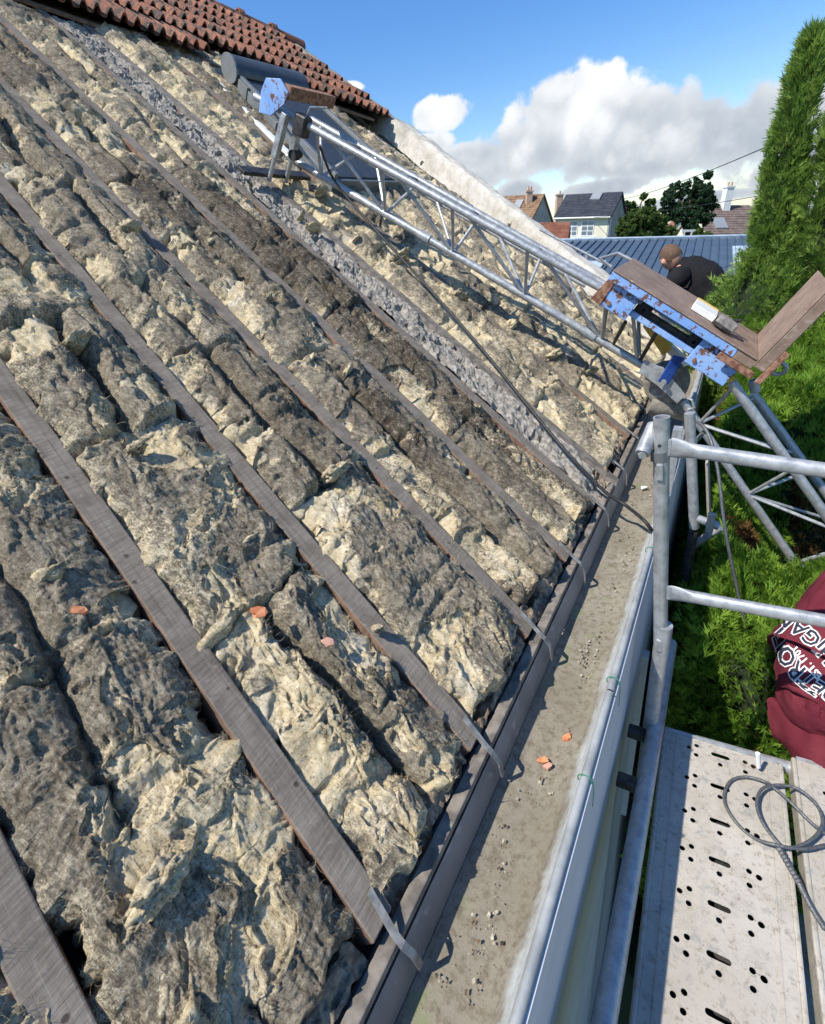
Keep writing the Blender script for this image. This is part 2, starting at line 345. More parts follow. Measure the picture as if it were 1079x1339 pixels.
class MB:
    """collects vertices and faces in world coordinates; build() links ONE mesh object"""
    def __init__(s): s.v = []; s.f = []
    def add(s, vs, fs):
        o = len(s.v); s.v += [tuple(q) for q in vs]; s.f += [tuple(i + o for i in q) for q in fs]; return s
    def hexa(s, p):   # 8 corners: bottom ring 0-3, top ring 4-7
        return s.add(p, [(3, 2, 1, 0), (4, 5, 6, 7), (0, 1, 5, 4), (1, 2, 6, 5), (2, 3, 7, 6), (3, 0, 4, 7)])
    def obox(s, o, a, b, c):   # origin corner and three edge vectors
        o = Vector(o); a = Vector(a); b = Vector(b); c = Vector(c)
        if a.cross(b).dot(c) < 0: a, b = b, a
        return s.hexa([o, o + a, o + a + b, o + b, o + c, o + a + c, o + a + b + c, o + b + c])
    def box(s, x0, x1, y0, y1, z0, z1): return s.obox((x0, y0, z0), (x1 - x0, 0, 0), (0, y1 - y0, 0), (0, 0, z1 - z0))
    def bar(s, p0, p1, w, h, up=(0, 0, 1)):
        p0 = Vector(p0); p1 = Vector(p1); d = (p1 - p0); n = d.normalized()
        r = n.cross(Vector(up));
        if r.length < 1e-4: r = n.cross(Vector((1, 0, 0)))
        r.normalize(); u = r.cross(n)
        return s.obox(p0 - r * w / 2 - u * h / 2, d, r * w, u * h)
    def path(s, pts, r, n=10, cap=True):
        pts = [Vector(p) for p in pts]; rs = r if isinstance(r, (list, tuple)) else [r] * len(pts)
        ref = None; rings = []
        for i, p in enumerate(pts):
            d = (pts[min(i + 1, len(pts) - 1)] - pts[max(i - 1, 0)]).normalized()
            if ref is None:
                ref = d.cross(Vector((0, 0, 1)))
                if ref.length < 1e-3: ref = d.cross(Vector((1, 0, 0)))
            ref = (ref - d * ref.dot(d)).normalized(); b = d.cross(ref)
            rings.append([p + (ref * math.cos(2 * PI * k / n) + b * math.sin(2 * PI * k / n)) * rs[i] for k in range(n)])
        vs = [q for ring in rings for q in ring]; fs = []
        for i in range(len(pts) - 1):
            for k in range(n):
                fs.append((i * n + k, i * n + (k + 1) % n, (i + 1) * n + (k + 1) % n, (i + 1) * n + k))
        if cap: fs += [tuple(range(n - 1, -1, -1)), tuple((len(pts) - 1) * n + k for k in range(n))]
        return s.add(vs, fs)
    def hollow(s, p0, p1, r, r2, n=16):   # open tube with a wall
        p0 = Vector(p0); p1 = Vector(p1); d = (p1 - p0).normalized(); a = d.orthogonal().normalized(); b = d.cross(a)
        vs = []
        for (p, q) in ((p0, r), (p1, r), (p1, r2), (p0, r2)):
            vs += [p + (a * math.cos(2 * PI * k / n) + b * math.sin(2 * PI * k / n)) * q for k in range(n)]
        fs = []
        for i in range(4):
            j = (i + 1) % 4
            for k in range(n): fs.append((i * n + k, i * n + (k + 1) % n, j * n + (k + 1) % n, j * n + k))
        return s.add(vs, fs)
    def torus(s, c, ax, R0, r, n=32, m=10, a0=0, a1=2 * PI):
        ax = Vector(ax).normalized(); a = ax.orthogonal().normalized(); b = ax.cross(a); c = Vector(c)
        pts = [c + (a * math.cos(t) + b * math.sin(t)) * R0 for t in np.linspace(a0, a1, n)]
        return s.path(pts, r, m)
    def lathe(s, c, ax, prof, n=28):
        ax = Vector(ax).normalized(); a = ax.orthogonal().normalized(); b = ax.cross(a); c = Vector(c)
        vs = []; fs = []
        for (r, h) in prof: vs += [c + ax * h + (a * math.cos(2 * PI * k / n) + b * math.sin(2 * PI * k / n)) * r for k in range(n)]
        for i in range(len(prof) - 1):
            for k in range(n): fs.append((i * n + k, i * n + (k + 1) % n, (i + 1) * n + (k + 1) % n, (i + 1) * n + k))
        return s.add(vs, fs)
    def build(s, name, mat, parent=None, smooth=False, bevel=0.0, local=True):
        me = bpy.data.meshes.new(name); off = Vector((0, 0, 0))
        if parent is not None:
            p = parent
            while p is not None: off = off + p.location; p = p.parent
        me.from_pydata([(x - off.x, y - off.y, z - off.z) for (x, y, z) in s.v], [], s.f); me.update()
        me.materials.append(MAT[mat])
        if smooth: me.polygons.foreach_set('use_smooth', [True] * len(me.polygons))
        o = bpy.data.objects.new(name, me); link(o, parent)
        if bevel:
            bv = o.modifiers.new('edge', 'BEVEL'); bv.width = bevel; bv.segments = 2; bv.limit_method = 'ANGLE'; bv.angle_limit = R(40)
        return o
def auto_smooth(o, ang=35):
    me = o.data
    me.polygons.foreach_set('use_smooth', [True] * len(me.polygons))
    bm = bmesh.new(); bm.from_mesh(me)
    for e in bm.edges:
        if len(e.link_faces) == 2 and e.calc_face_angle(0) > R(ang): e.smooth = False
    bm.to_mesh(me); bm.free()
    return o

# numpy gradient noise
_rng = np.random.RandomState(3)
_perm = _rng.permutation(4096)
_gr = _rng.rand(4096) * 2 * np.pi
_gx, _gy = np.cos(_gr), np.sin(_gr)
def pn(x, y, seed=0):
    xi = np.floor(x).astype(np.int64); yi = np.floor(y).astype(np.int64); xf = x - xi; yf = y - yi
    u = xf * xf * xf * (xf * (xf * 6 - 15) + 10); v = yf * yf * yf * (yf * (yf * 6 - 15) + 10)
    def g(ix, iy, dx, dy):
        h = _perm[(_perm[(ix + seed * 131) & 4095] + iy * 7 + seed) & 4095]
        return _gx[h] * dx + _gy[h] * dy
    a = g(xi, yi, xf, yf); b = g(xi + 1, yi, xf - 1, yf); c = g(xi, yi + 1, xf, yf - 1); d = g(xi + 1, yi + 1, xf - 1, yf - 1)
    return ((a + (b - a) * u) * (1 - v) + (c + (d - c) * u) * v) * 1.5
def fbm(x, y, oct_=4, seed=0, gain=.5):
    t = 0; a = 1.0; f = 1.0
    for i in range(oct_):
        t = t + a * pn(x * f, y * f, seed + i * 17); a *= gain; f *= 2.03
    return t
def ridge(x, y, oct_=3, seed=0):
    t = 0; a = 1.0; f = 1.0; w = 0
    for i in range(oct_):
        t = t + a * (1 - np.abs(pn(x * f, y * f, seed + i * 23)) * 1.6); w += a; a *= .5; f *= 2.1
    return t / w
def sst(x, a, b):
    t = np.clip((x - a) / (b - a), 0, 1); return t * t * (3 - 2 * t)
def grid_mesh(name, X, Y, Z, mat, parent, attrs=None, closed=False):
    n, mcol = X.shape; off = Vector((0, 0, 0)); p = parent
    while p is not None: off = off + p.location; p = p.parent
    co = np.empty((n * mcol, 3), np.float32); co[:, 0] = X.ravel() - off.x; co[:, 1] = Y.ravel() - off.y; co[:, 2] = Z.ravel() - off.z
    idx = np.arange(n * mcol).reshape(n, mcol)
    q = np.stack([idx[:-1, :-1], idx[1:, :-1], idx[1:, 1:], idx[:-1, 1:]], -1).reshape(-1, 4).astype(np.int32)
    me = bpy.data.meshes.new(name); me.vertices.add(n * mcol); me.vertices.foreach_set('co', co.ravel())
    me.loops.add(q.size); me.loops.foreach_set('vertex_index', q.ravel())
    me.polygons.add(len(q)); me.polygons.foreach_set('loop_start', np.arange(0, q.size, 4, dtype=np.int32)); me.polygons.foreach_set('loop_total', np.full(len(q), 4, np.int32))
    me.polygons.foreach_set('use_smooth', np.ones(len(q), bool))
    me.update(calc_edges=True); me.materials.append(MAT[mat])
    for k, a in (attrs or {}).items():
        at_ = me.attributes.new(k, 'FLOAT', 'POINT'); at_.data.foreach_set('value', a.ravel().astype(np.float32))
    o = bpy.data.objects.new(name, me); link(o, parent)
    return o
def soup(name, verts, faces_n, mat, parent, tint=None):
    """verts: (k, n, 3) array, one polygon of n corners each"""
    k, n, _ = verts.shape; off = Vector((0, 0, 0)); p = parent
    while p is not None: off = off + p.location; p = p.parent
    me = bpy.data.meshes.new(name); me.vertices.add(k * n); me.vertices.foreach_set('co', (verts - np.array(off)).astype(np.float32).ravel())
    me.loops.add(k * n); me.loops.foreach_set('vertex_index', np.arange(k * n, dtype=np.int32))
    me.polygons.add(k); me.polygons.foreach_set('loop_start', np.arange(0, k * n, n, dtype=np.int32)); me.polygons.foreach_set('loop_total', np.full(k, n, np.int32))
    me.update(calc_edges=True); me.materials.append(MAT[mat])
    if tint is not None:
        a = me.attributes.new('tint', 'FLOAT', 'POINT'); a.data.foreach_set('value', np.repeat(tint, n).astype(np.float32))
    o = bpy.data.objects.new(name, me); link(o, parent)
    return o

# ================================================================== GROUND
g = MB(); g.add([(-150, -60, -4.6), (150, -60, -4.6), (150, 115, -4.6), (-150, 115, -4.6)], [(0, 1, 2, 3)])
tag(g.build('ground', 'ground'), 'grassy ground around the houses', None, None, 'structure')

# ================================================================== HOUSE WITH THE STRIPPED ROOF
E0 = V(-.312, 0, -1.0); DS = V(-.83, .205, .558); NR = V(.558, 0, .83)
SINC = .375
def P(s, t, h=0.0): return E0 + DS * s + V(0, t, 0) + NR * h
house = empty('house', (-3.0, 2.5, -4.6), 'white house stripped of tiles, its roof bare down to rafters and torn insulation', 'house')
TV = lambda s: 4.3 + .13 * s          # verge line

def house_body():
    mb = MB()                                                     # front wall below the gutter
    mb.box(-.4, -.104, -1.2, 4.25, -1.62, -1.13)
    wall = mb.build('wall', 'render', house)
    mb = MB(); mb.box(-.4, -.1005, -1.2, 4.25, -4.6, -1.642); mb.build('wall_base', 'render', house)
    # far gable
    a, b = P(0, TV(0)), P(5.6, TV(5.6)); mb = MB()
    mb.hexa([V(-.4, 4.25, -4.6), V(a.x, 4.26, -4.6), V(b.x, 5.9, -4.6), V(b.x, 6.1, -4.6), V(-.4, 4.25, -1.1), V(a.x - .02, 4.26, -1.1), V(b.x, 5.9, b.z - .15), V(b.x, 6.1, b.z - .15)])
    mb.build('gable_wall', 'render', house)
    # shutter leaf and casing seen past the ledger
    sh = MB(); q0 = at(828, 850, 1.62); q1 = at(850, 850, 1.62)
    sh.box(q0.x, q1.x, 1.60, 1.64, -2.6, q0.z); sh.build('shutter', 'render', house, bevel=.003)
    # roof underside
    mb = MB(); c = [P(-.0, -1.3, -.13), P(6.6, -1.3, -.13), P(6.6, 5.0, -.13), P(0, 4.4, -.13)]
    mb.hexa([q - NR * .05 for q in c] + c)
    return mb.build('roof', 'dark', house)
roof = house_body()

def rafters():
    hw = .0285
    for k in range(-3, 11):
        t = .245 + .379 * k
        if k in (5, 10): continue
        mb = MB(); n = 26; s0, s1 = .036, 4.75
        rnd = random.Random(k); w1 = rnd.uniform(-.006, .006)
        ring = lambda s: [P(s, t - hw + w1 * math.sin(s * 2), -.12), P(s, t + hw + w1 * math.sin(s * 2), -.12), P(s, t + hw + w1 * math.sin(s * 2), .0), P(s, t - hw + w1 * math.sin(s * 2), .0)]
        vs = []; fs = []
        for i in range(n):
            vs += ring(s0 + (s1 - s0) * i / (n - 1))
        for i in range(n - 1):
            for e in range(4): fs.append((i * 4 + e, i * 4 + (e + 1) % 4, (i + 1) * 4 + (e + 1) % 4, (i + 1) * 4 + e))
        fs += [(0, 3, 2, 1), tuple((n - 1) * 4 + e for e in range(4))]
        mb.add(vs, [tuple(reversed(q)) for q in fs])
        mb.build('rafter', 'rafter', roof, bevel=.003)
rafters()

RAFT = [.245 + .379 * k for k in range(-3, 5)] + [2.035] + [.245 + .379 * k for k in range(6, 10)] + [4.2]
FIB = []
def batts():
    rs = np.random.RandomState(23); rf = np.random.RandomState(12)
    soot_c = [(1.25, 1.56, .75, .16), (1.9, 1.5, .5, .22), (.55, 1.6, .35, .12), (.75, 1.2, .3, .06), (2.3, 1.2, .3, .1)]
    nb = 0
    for j in range(len(RAFT) - 1):
        a = RAFT[j] + .026; b = RAFT[j + 1] - .026
        if abs(RAFT[j] - 1.761) < .01: continue                     # concrete strip bay
        s = .055 + rs.rand() * .03
        while s < 4.45:
            Ln = rs.uniform(.38, .85)
            if j >= 9: Ln *= .8
            Ln = min(Ln, 4.6 - s)
            if Ln < .15: break
            dist = math.hypot(.5 + s, .6 + a)
            px = max(.0032, .0033 * dist)
            nu = max(24, int((b - a + .06) / px)); nv = max(24, int((Ln + .06) / px))
            u = np.linspace(-1, 1, nu)[:, None] * np.ones((1, nv)); v = np.linspace(-1, 1, nv)[None, :] * np.ones((nu, 1))
            wid = (b - a) / 2; tc = (a + b) / 2; sd = int(rs.randint(1, 3000))
            # ragged outline
            T = tc + u * wid; S = s + Ln / 2 + v * (Ln / 2 + .02)
            eu = np.clip((1 - np.abs(u)) * wid, 0, None); ev = np.clip((1 - np.abs(v)) * Ln / 2, 0, None)
            er = .022 + .014 * fbm(T * 7, S * 7, 2, sd)
            messy = rs.uniform(.0, .5) + (.35 if j >= 9 else 0)
            flat = .45 if a < .2 else 1.0
            # two long rolls per bay with a crevice between them
            cen = .3 * (rs.rand() - .5) + .2 * fbm(S * 2.2, S * 0 + 3.3 + j, 2, sd)
            gs = sst(fbm(S * 2.0, S * 0 + j, 2, sd + 5) + rs.uniform(.0, .5), -.25, .2) * (1.0 if rs.rand() < .85 else .1)
            xl = np.where(u < cen, (u + 1) / (cen + 1), (u - cen) / (1 - cen)) * 2 - 1
            one = np.sqrt(np.clip(1 - np.abs(u) ** 6, 0, 1)); two = np.sqrt(np.clip(1 - np.abs(xl) ** 3.4, 0, 1))
            roll = one * (1 - gs) + np.minimum(one, two) * gs
            endp = np.sqrt(sst(ev, -.002, er * 1.3))
            wx = T + .05 * fbm(T * 4, S * 4, 2, sd + 2); wy = S + .07 * fbm(T * 3, S * 4, 2, sd + 4)
            creases = np.clip(ridge(wy * 4.0, wx * 1.5, 2, sd + 9) - .74, 0, 1) * 2.6
            lumps = fbm(T * 6, S * 4.5, 2, sd + 31); mid = fbm(wx * 21, wy * 15, 3, sd + 41); fine = fbm(T * 62, S * 50, 3, sd + 51)
            wrk = ridge(wx * 11, wy * 4.5, 3, sd + 65)
            q = fbm(wx * 5.2, wy * 3.4, 5, sd + 71, .56) + .2 * messy
            l1 = sst(q, .16, .20); l2 = sst(q, .42, .455); l0 = sst(-q, .40, .44)
            lip = np.exp(-((q - .135) / .028) ** 2) + .8 * np.exp(-((q - .40) / .022) ** 2)
            fluff = ridge(wx * 30, wy * 24, 3, sd + 61)
            base = -.115; top = rs.uniform(.02, .04) + .010 * messy
            Hh = top + .015 * lumps * flat - .028 * creases
            Hh = Hh - .010 * l1 - .010 * l2 + .006 * l0 + .0065 * lip * (.4 + .6 * sst(fbm(T * 9, S * 9, 2, sd + 12), -.3, .3))
            Hh = Hh + .0035 * mid + .0018 * fine + .011 * (wrk - .6) * flat + (.006 * l1 + .002) * (fluff - .6) + .0026 * fbm(wx * 150, wy * 42, 3, sd + 57) + .0016 * fbm(wx * 45, wy * 150, 2, sd + 58)
            side = 1 - sst(eu, .0, .055)
            depth = np.where(one < two + 1e-6, Hh - base, .062)
            H = np.where(gs * (two < one) > .02, Hh - (1 - roll) * .115 * flat + .012 * flat * gs * roll, Hh)
            H = base + (H - base) * (one ** .9) * endp
            H = np.where((one * endp) < .03, base, H)
            edge = one * endp
            # tearing in the plane: edges curl over rafters and joints
            amp = .005 + .008 * l1 + .014 * side
            T2 = T + amp * fbm(T * 15, S * 13, 3, sd + 81) * 1.2 + .010 * fine * side
            S2 = S + amp * fbm(T * 13, S * 16, 3, sd + 91) * 1.4 + .008 * side * fbm(T * 40, S * 40, 2, sd + 15) + .02 * (1 - sst(ev, 0, .08)) * fbm(T * 16, T * 0 + np.sign(v), 3, sd + 14)
            T2 = T2 + np.sign(u) * side * (edge > .25) * (.03 * fbm(S * 6, S * 0 + np.sign(u) * 9, 3, sd + 7) + .014 * fbm(S * 26, S * 0 + np.sign(u) * 7, 3, sd + 17) + .017)
            nb_ = fbm(T * 2.1, S * 1.5, 3, 300)
            clean = .17 + .48 * l1 + .22 * l2 - .10 * l0 + .22 * lip + .18 * nb_ + .12 * mid + .12 * lumps
            clean = clean + .55 * side * sst(fbm(S * 2.6, np.sign(u) * 5 + S * 0, 2, sd + 3), -.4, .15) * (edge > .12)
            clean = clean + (.3 + .4 * (v < 0)) * (1 - sst(ev, 0, .055)) * sst(fbm(T * 4, T * 0 + np.sign(v), 2, sd + 8), -.35, .2)
            clean = clean - .45 * gs * (1 - two) * (two < one)
            if j >= 8: clean = clean + .16
            if a < .2: clean = clean - .06
            soot = np.zeros_like(T)
            for (s0, t0, ds, dt) in soot_c:
                soot = np.maximum(soot, np.exp(-(((S - s0) / ds) ** 2 + ((T - t0) / dt) ** 2)))
            soot = np.clip(soot * 1.3 + .5 * fbm(T * 5, S * 4, 3, sd + 77) * soot ** .5, 0, 1)
            soot = np.maximum(soot, .55 * sst(fbm(T * 2.1, S * 1.6, 3, 5), .15, .55)) * sst(T, .5, .9)
            clean = clean - .6 * soot
            X = E0.x + DS.x * S2 + NR.x * H; Y = E0.y + DS.y * S2 + T2; Z = E0.z + DS.z * S2 + NR.z * H
            G = [np.gradient(q) for q in (X, Y, Z)]; du = np.stack([g_[0] for g_ in G], -1); dv = np.stack([g_[1] for g_ in G], -1)
            nn = np.cross(dv, du); nn /= np.linalg.norm(nn, axis=-1)[..., None] + 1e-9
            nn *= np.where((nn @ np.array(NR)) < -.3, -1, 1)[..., None]
            kf = int((b - a) * Ln * 52000 / max(1.0, dist) ** 1.3); ii = rf.randint(0, nu, kf * 2); jj = rf.randint(0, nv, kf * 2)
            ok = (H[ii, jj] > -.07) & (rf.rand(kf * 2) < .12 + .5 * np.clip(clean[ii, jj], 0, 1) + .6 * np.maximum(side, lip)[ii, jj]); ii, jj = ii[ok][:kf], jj[ok][:kf]
            FIB.append(np.concatenate([np.stack([X[ii, jj], Y[ii, jj], Z[ii, jj]], 1), nn[ii, jj], clean[ii, jj][:, None], soot[ii, jj][:, None], np.full((len(ii), 1), dist), np.maximum(side, lip)[ii, jj][:, None]], 1))
            grid_mesh('insulation_batt', X, Y, Z, 'wool', roof, {'clean': clean, 'soot': soot}); nb += 1
            s += Ln + rs.uniform(-.012, .012)
    print('batts', nb)
batts()

def blob(mb_list, c, r, sd, squash=.6):
    bm = bmesh.new(); bmesh.ops.create_icosphere(bm, subdivisions=4 if r > .03 else 3, radius=1)
    q = Vector((sd * 3.1, sd * 1.7, sd * .9))
    ax = Matrix.Rotation(random.uniform(0, 6.28), 3, 'Z') @ Matrix.Rotation(random.uniform(-.5, .5), 3, 'X')
    sx, sy = random.uniform(.6, 1.3), random.uniform(.6, 1.3)
    for v in bm.verts:
        n = v.co.normalized()
        k = 1 + .55 * mnoise.noise(n * 1.3 + q) + .35 * mnoise.noise(n * 3.1 + q) + .22 * mnoise.noise(n * 7 + q) + .2 * mnoise.noise(n * 16 + q) + .12 * mnoise.noise(n * 34 + q)
        w = ax @ Vector((n.x * k * r * sx, n.y * k * r * sy, n.z * k * r * squash)); v.co = w
    me = bpy.data.meshes.new('insulation_tuft'); bm.to_mesh(me); bm.free()
    for a, val in (('clean', random.uniform(.5, .95)), ('soot', 0.0)):
        at_ = me.attributes.new(a, 'FLOAT', 'POINT'); at_.data.foreach_set('value', [val] * len(me.vertices))
    me.polygons.foreach_set('use_smooth', [True] * len(me.polygons)); me.materials.append(MAT['wool'])
    o = bpy.data.objects.new('insulation_tuft', me); o.location = Vector(c) - house.location - roof.location; link(o, roof)
    o.rotation_euler = (0, -R(33), 0)
    return o
def tufts():
    rnd = random.Random(21)
    named = [(.36, .02, .045), (.2, -.05, .05), (1.25, .06, .03), (.75, .84, .035), (.36, .60, .018), (.9, .1, .028), (1.1, .40, .03), (2.05, .92, .045), (1.5, .45, .035),
             (1.6, 2.3, .05), (1.2, 2.42, .05), (.9, 2.6, .045), (.6, 2.62, .045), (.4, 2.75, .04), (2.3, 2.3, .045), (1.9, 1.22, .03), (1.5, 1.2, .03)]
    for i, (s, t, r) in enumerate(named): blob(None, P(s, t, .028), r, i, .5)
    for i in range(34):
        s = rnd.uniform(.1, 3.9); t = rnd.uniform(-.2, 4.1); r = rnd.uniform(.01, .034) * (1.3 if t > 2.1 else .9)
        if 1.72 < t < 2.06: continue
        tt = min(RAFT, key=lambda q: abs(q - t)); t = tt + rnd.choice([-1, 1]) * rnd.uniform(.09, .16)
        blob(None, P(s, t, rnd.uniform(.015, .03)), r, 40 + i, .4)
tufts()

def fibres():
    """fine broken glass-wool fibres standing off the batts"""
    rs = np.random.RandomState(5); A = np.concatenate(FIB); p0 = A[:, :3]; nn = A[:, 3:6]; cl = A[:, 6]; so_ = A[:, 7]; dist = A[:, 8]; fr = A[:, 9]; n = len(p0)
    fl = np.stack([pn(p0[:, 0] * 14 + 1, p0[:, 1] * 14, 3), pn(p0[:, 1] * 14, p0[:, 2] * 14 + 4, 5), pn(p0[:, 2] * 14, p0[:, 0] * 14, 7)], 1) * 1.6
    d = nn * (.1 + .35 * rs.rand(n) ** 2)[:, None] + fl + rs.randn(n, 3) * .4; d /= np.linalg.norm(d, axis=1)[:, None]
    L = (.004 + .009 * rs.rand(n) ** 2) * (1 + 1.3 * fr) * (.85 + .2 * dist); w = (.00016 + .00014 * rs.rand(n)) * (.6 + .55 * dist)
    sd = np.cross(d, rs.randn(n, 3)); sd /= np.linalg.norm(sd, axis=1)[:, None]; ww = sd * w[:, None]
    p0 = p0 - nn * .001; p1 = p0 + d * (L * .55)[:, None]; d2 = d + rs.randn(n, 3) * .5 - nn * .35; d2 /= np.linalg.norm(d2, axis=1)[:, None]; p2 = p1 + d2 * (L * .5)[:, None]
    q1 = np.stack([p0 - ww, p0 + ww, p1 + ww * .85, p1 - ww * .85], 1); q2 = np.stack([p1 - ww * .85, p1 + ww * .85, p2 + ww * .35, p2 - ww * .35], 1)
    o = soup('loose_fibres', np.concatenate([q1, q2]), 4, 'wool', roof)
    for nm, val in (('clean', cl + .25 * rs.rand(n)), ('soot', so_)):
        at_ = o.data.attributes.new(nm, 'FLOAT', 'POINT'); at_.data.foreach_set('value', np.repeat(np.tile(val, 2), 4).astype(np.float32))
    o['kind'] = 'stuff'; print('fibres', n)
fibres()

def gravel_strip():
    ds = .012; ns = int(4.6 / ds); nt = 22
    S = np.linspace(0.02, 4.62, ns)[None, :] * np.ones((nt, 1)); T = np.linspace(1.795, 2.002, nt)[:, None] * np.ones((1, ns))
    rs = np.random.RandomState(8)
    H = -.006 + .005 * pn(T * 48, S * 48, 4) + .004 * pn(T * 105, S * 105, 9) + .018 * fbm(T * 9, S * 5, 3, 12) - .02 * sst(fbm(T * 14, S * 9, 3, 19), .2, .5)
    T = T + rs.randn(*T.shape) * .0015; S = S + rs.randn(*S.shape) * .0025
    X = E0.x + DS.x * S + NR.x * H; Y = DS.y * S + T; Z = E0.z + DS.z * S + NR.z * H
    o = grid_mesh('concrete_strip', X, Y, Z, 'gravel', roof)
    o.data.polygons.foreach_set('use_smooth', [False] * len(o.data.polygons))
    mb = MB(); mb.obox(P(-.01, 2.004, -.12), DS * 4.7, V(0, .062, 0), NR * .118); mb.build('rafter', 'board', roof, bevel=.003)
gravel_strip()

MAT['strap'] = simple('dull_grey_strap', (.17, .17, .165), (.32, .32, .31), 40, .6, .2)
def eave():
    mb = MB()                                             # eave board, in lengths
    for i, (y0, y1) in enumerate(((-1.2, 1.38), (1.384, 3.1), (3.104, 4.2))):
        mb = MB(); mb.box(-.343 + .003 * i, -.316, y0, y1, -1.022, -1.002 + .002 * i); mb.build('eave_board', 'board', roof, bevel=.003)
    rs = random.Random(4)
    for k in range(-3, 11):                               # crumbly mortar bedding behind the board, bay by bay
        t0 = .245 + .379 * k + .036; t1 = .245 + .379 * (k + 1) - .036
        if t1 > 4.2: continue
        n = 60; mrow = 12
        Y = np.linspace(t0, t1, n)[:, None] * np.ones((1, mrow)); q = np.linspace(0, 1, mrow)[None, :] * np.ones((n, 1))
        X = -.347 - .062 * q - .02 * fbm(Y * 9, q * 2, 3, k + 60) * q
        Z = -.998 + .03 * np.sin(q * PI * .9) + .02 * fbm(Y * 22, q * 3, 3, k + 50) + .012 * pn(Y * 80, q * 9, k + 10) - .06 * (q > .97)
        Z = Z - .03 * sst(fbm(Y * 4, q * .6, 2, k + 90), .15, .4)
        grid_mesh('mortar_bed', X, Y, Z, 'mortar', roof)
    for k in range(-1, 9):                                # gutter straps nailed on the rafter ends
        t = .245 + .379 * k + .012
        b0 = P(.16, t, .004); b1 = P(-.005, t, .008)
        mb = MB(); pts = [P(.085, t, .004), P(.05, t - .004, .006), P(.02, t - .008, .008), V(-.305, t - .008, -.995), V(-.292, t - .004, -1.02), V(-.288, t + .002, -1.075)]
        wv = V(0, .0065, 0); vs = []; fs = []
        for p in pts: vs += [p - wv, p + wv]
        up = [NR * .003] * 3 + [V(.002, 0, .002), V(.003, 0, 0), V(.003, 0, 0)]
        for p, u_ in zip(list(pts), up): vs += [p - wv + u_, p + wv + u_]
        m_ = len(pts) * 2
        for i in range(len(pts) - 1):
            a = i * 2; fs += [(a, a + 1, a + 3, a + 2), (m_ + a, m_ + a + 2, m_ + a + 3, m_ + a + 1), (a, a + 2, m_ + a + 2, m_ + a), (a + 1, m_ + a + 1, m_ + a + 3, a + 3)]
        mb.add(vs, fs); mb.build('gutter_strap', 'strap', roof)
eave()

MAT['lip'] = simple('dull_zinc_lip', (.27, .285, .29), (.4, .415, .42), 14, .55, .2)
def gutter():
    prof_b = [(-.3135, -1.0235), (-.306, -1.05), (-.2965, -1.099)]
    prof_f = [(-.2955, -1.10), (-.27, -1.106), (-.22, -1.106), (-.18, -1.1), (-.155, -1.086), (-.138, -1.06), (-.128, -1.03), (-.122, -1.008)]
    ny = 240; Ys = np.linspace(-1.2, 4.22, ny)
    def sheet(name, prof, mat, amp, parent, dens=4):
        pr = []
        for i in range(len(prof) - 1):
            for q in range(dens): f = q / dens; pr.append((prof[i][0] * (1 - f) + prof[i + 1][0] * f, prof[i][1] * (1 - f) + prof[i + 1][1] * f))
        pr.append(prof[-1]); pr = np.array(pr)
        Y = Ys[:, None] * np.ones((1, len(pr))); X = pr[:, 0][None] * np.ones((ny, 1)); Z = pr[:, 1][None] + amp * fbm(Y * 5, X * 25, 3, 44)
        return grid_mesh(name, X, Y, Z, mat, parent)
    gt = sheet('gutter', prof_f, 'silt', .003, house)
    sheet('back_wall', prof_b, 'zinc', .002, gt)
    mb = MB()
    for (y0, y1) in ((-1.2, .9), (.904, 2.6), (2.604, 4.22)):
        mb = MB(); n = 14; pts = []
        c = V(-.115, 0, -1.006); vs = []; fs = []
        prof = [(c.x + math.cos(a) * .0095, c.z + math.sin(a) * .0095) for a in np.linspace(PI * 1.05, -PI * .45, n)]
        for y in (y0, y1): vs += [(x, y, z) for (x, z) in prof]
        m_ = len(prof)
        for i in range(m_ - 1): fs.append((i, i + m_, i + 1 + m_, i + 1))
        mb.add(vs, fs); o = mb.build('rolled_lip', 'lip', gt, smooth=True)
        mb = MB(); mb.box(-.1075, -.1, y0, y1, -1.64, -1.012); mb.build('front_board', 'render', gt, bevel=.002)
    for y in (.66, .94, 1.55, 1.95):                                         # thin green tie wires round the lip
        mb = MB(); mb.torus((-.115, y, -1.006), (0, 1, 0), .0145, .0014, 18, 6); mb.path([(-.1, y, -1.0), (-.097, y + .004, -1.03), (-.096, y + .002, -1.09)], .0009, 5)
        mb.build('tie_wire', 'tie', gt)
    return gt
MAT['tie'] = simple('green_tie_wire', (.05, .2, .12), (.08, .28, .18), 60, .5)
gut = gutter()

def gutter_litter():
    """grit and torn leaves lying on the silt: too many and too small to count"""
    rs = np.random.RandomState(12); n = 1900
    y = rs.rand(n) * 3.4; xx = -.213 + .026 * rs.randn(n) + .02 * pn(y * 2, y * 0, 3); keep = (xx > -.285) & (xx < -.15) & (fbm(y * 4, xx * 14, 3, 9) > .12)
    y, xx = y[keep], xx[keep]; n = len(y)
    z = -1.098 + .004 * rs.rand(n); sz = .0009 + .0034 * rs.rand(n) ** 3
    q = np.empty((n, 4, 3)); a = rs.rand(n) * 6.28
    for i in range(4):
        aa = a + i * PI / 2 + rs.randn(n) * .3; q[:, i, 0] = xx + np.cos(aa) * sz; q[:, i, 1] = y + np.sin(aa) * sz * 1.4; q[:, i, 2] = z + rs.rand(n) * .004
    m1 = rs.rand(n) < .55
    o = soup('gutter_grit', q[m1], 4, 'grit', gut); o['kind'] = 'stuff'
    o = soup('gutter_grit_pale', q[~m1], 4, 'grit_pale', gut); o['kind'] = 'stuff'
MAT['grit'] = simple('dark_grit', (.05, .035, .02), (.12, .08, .045), 80, .9)
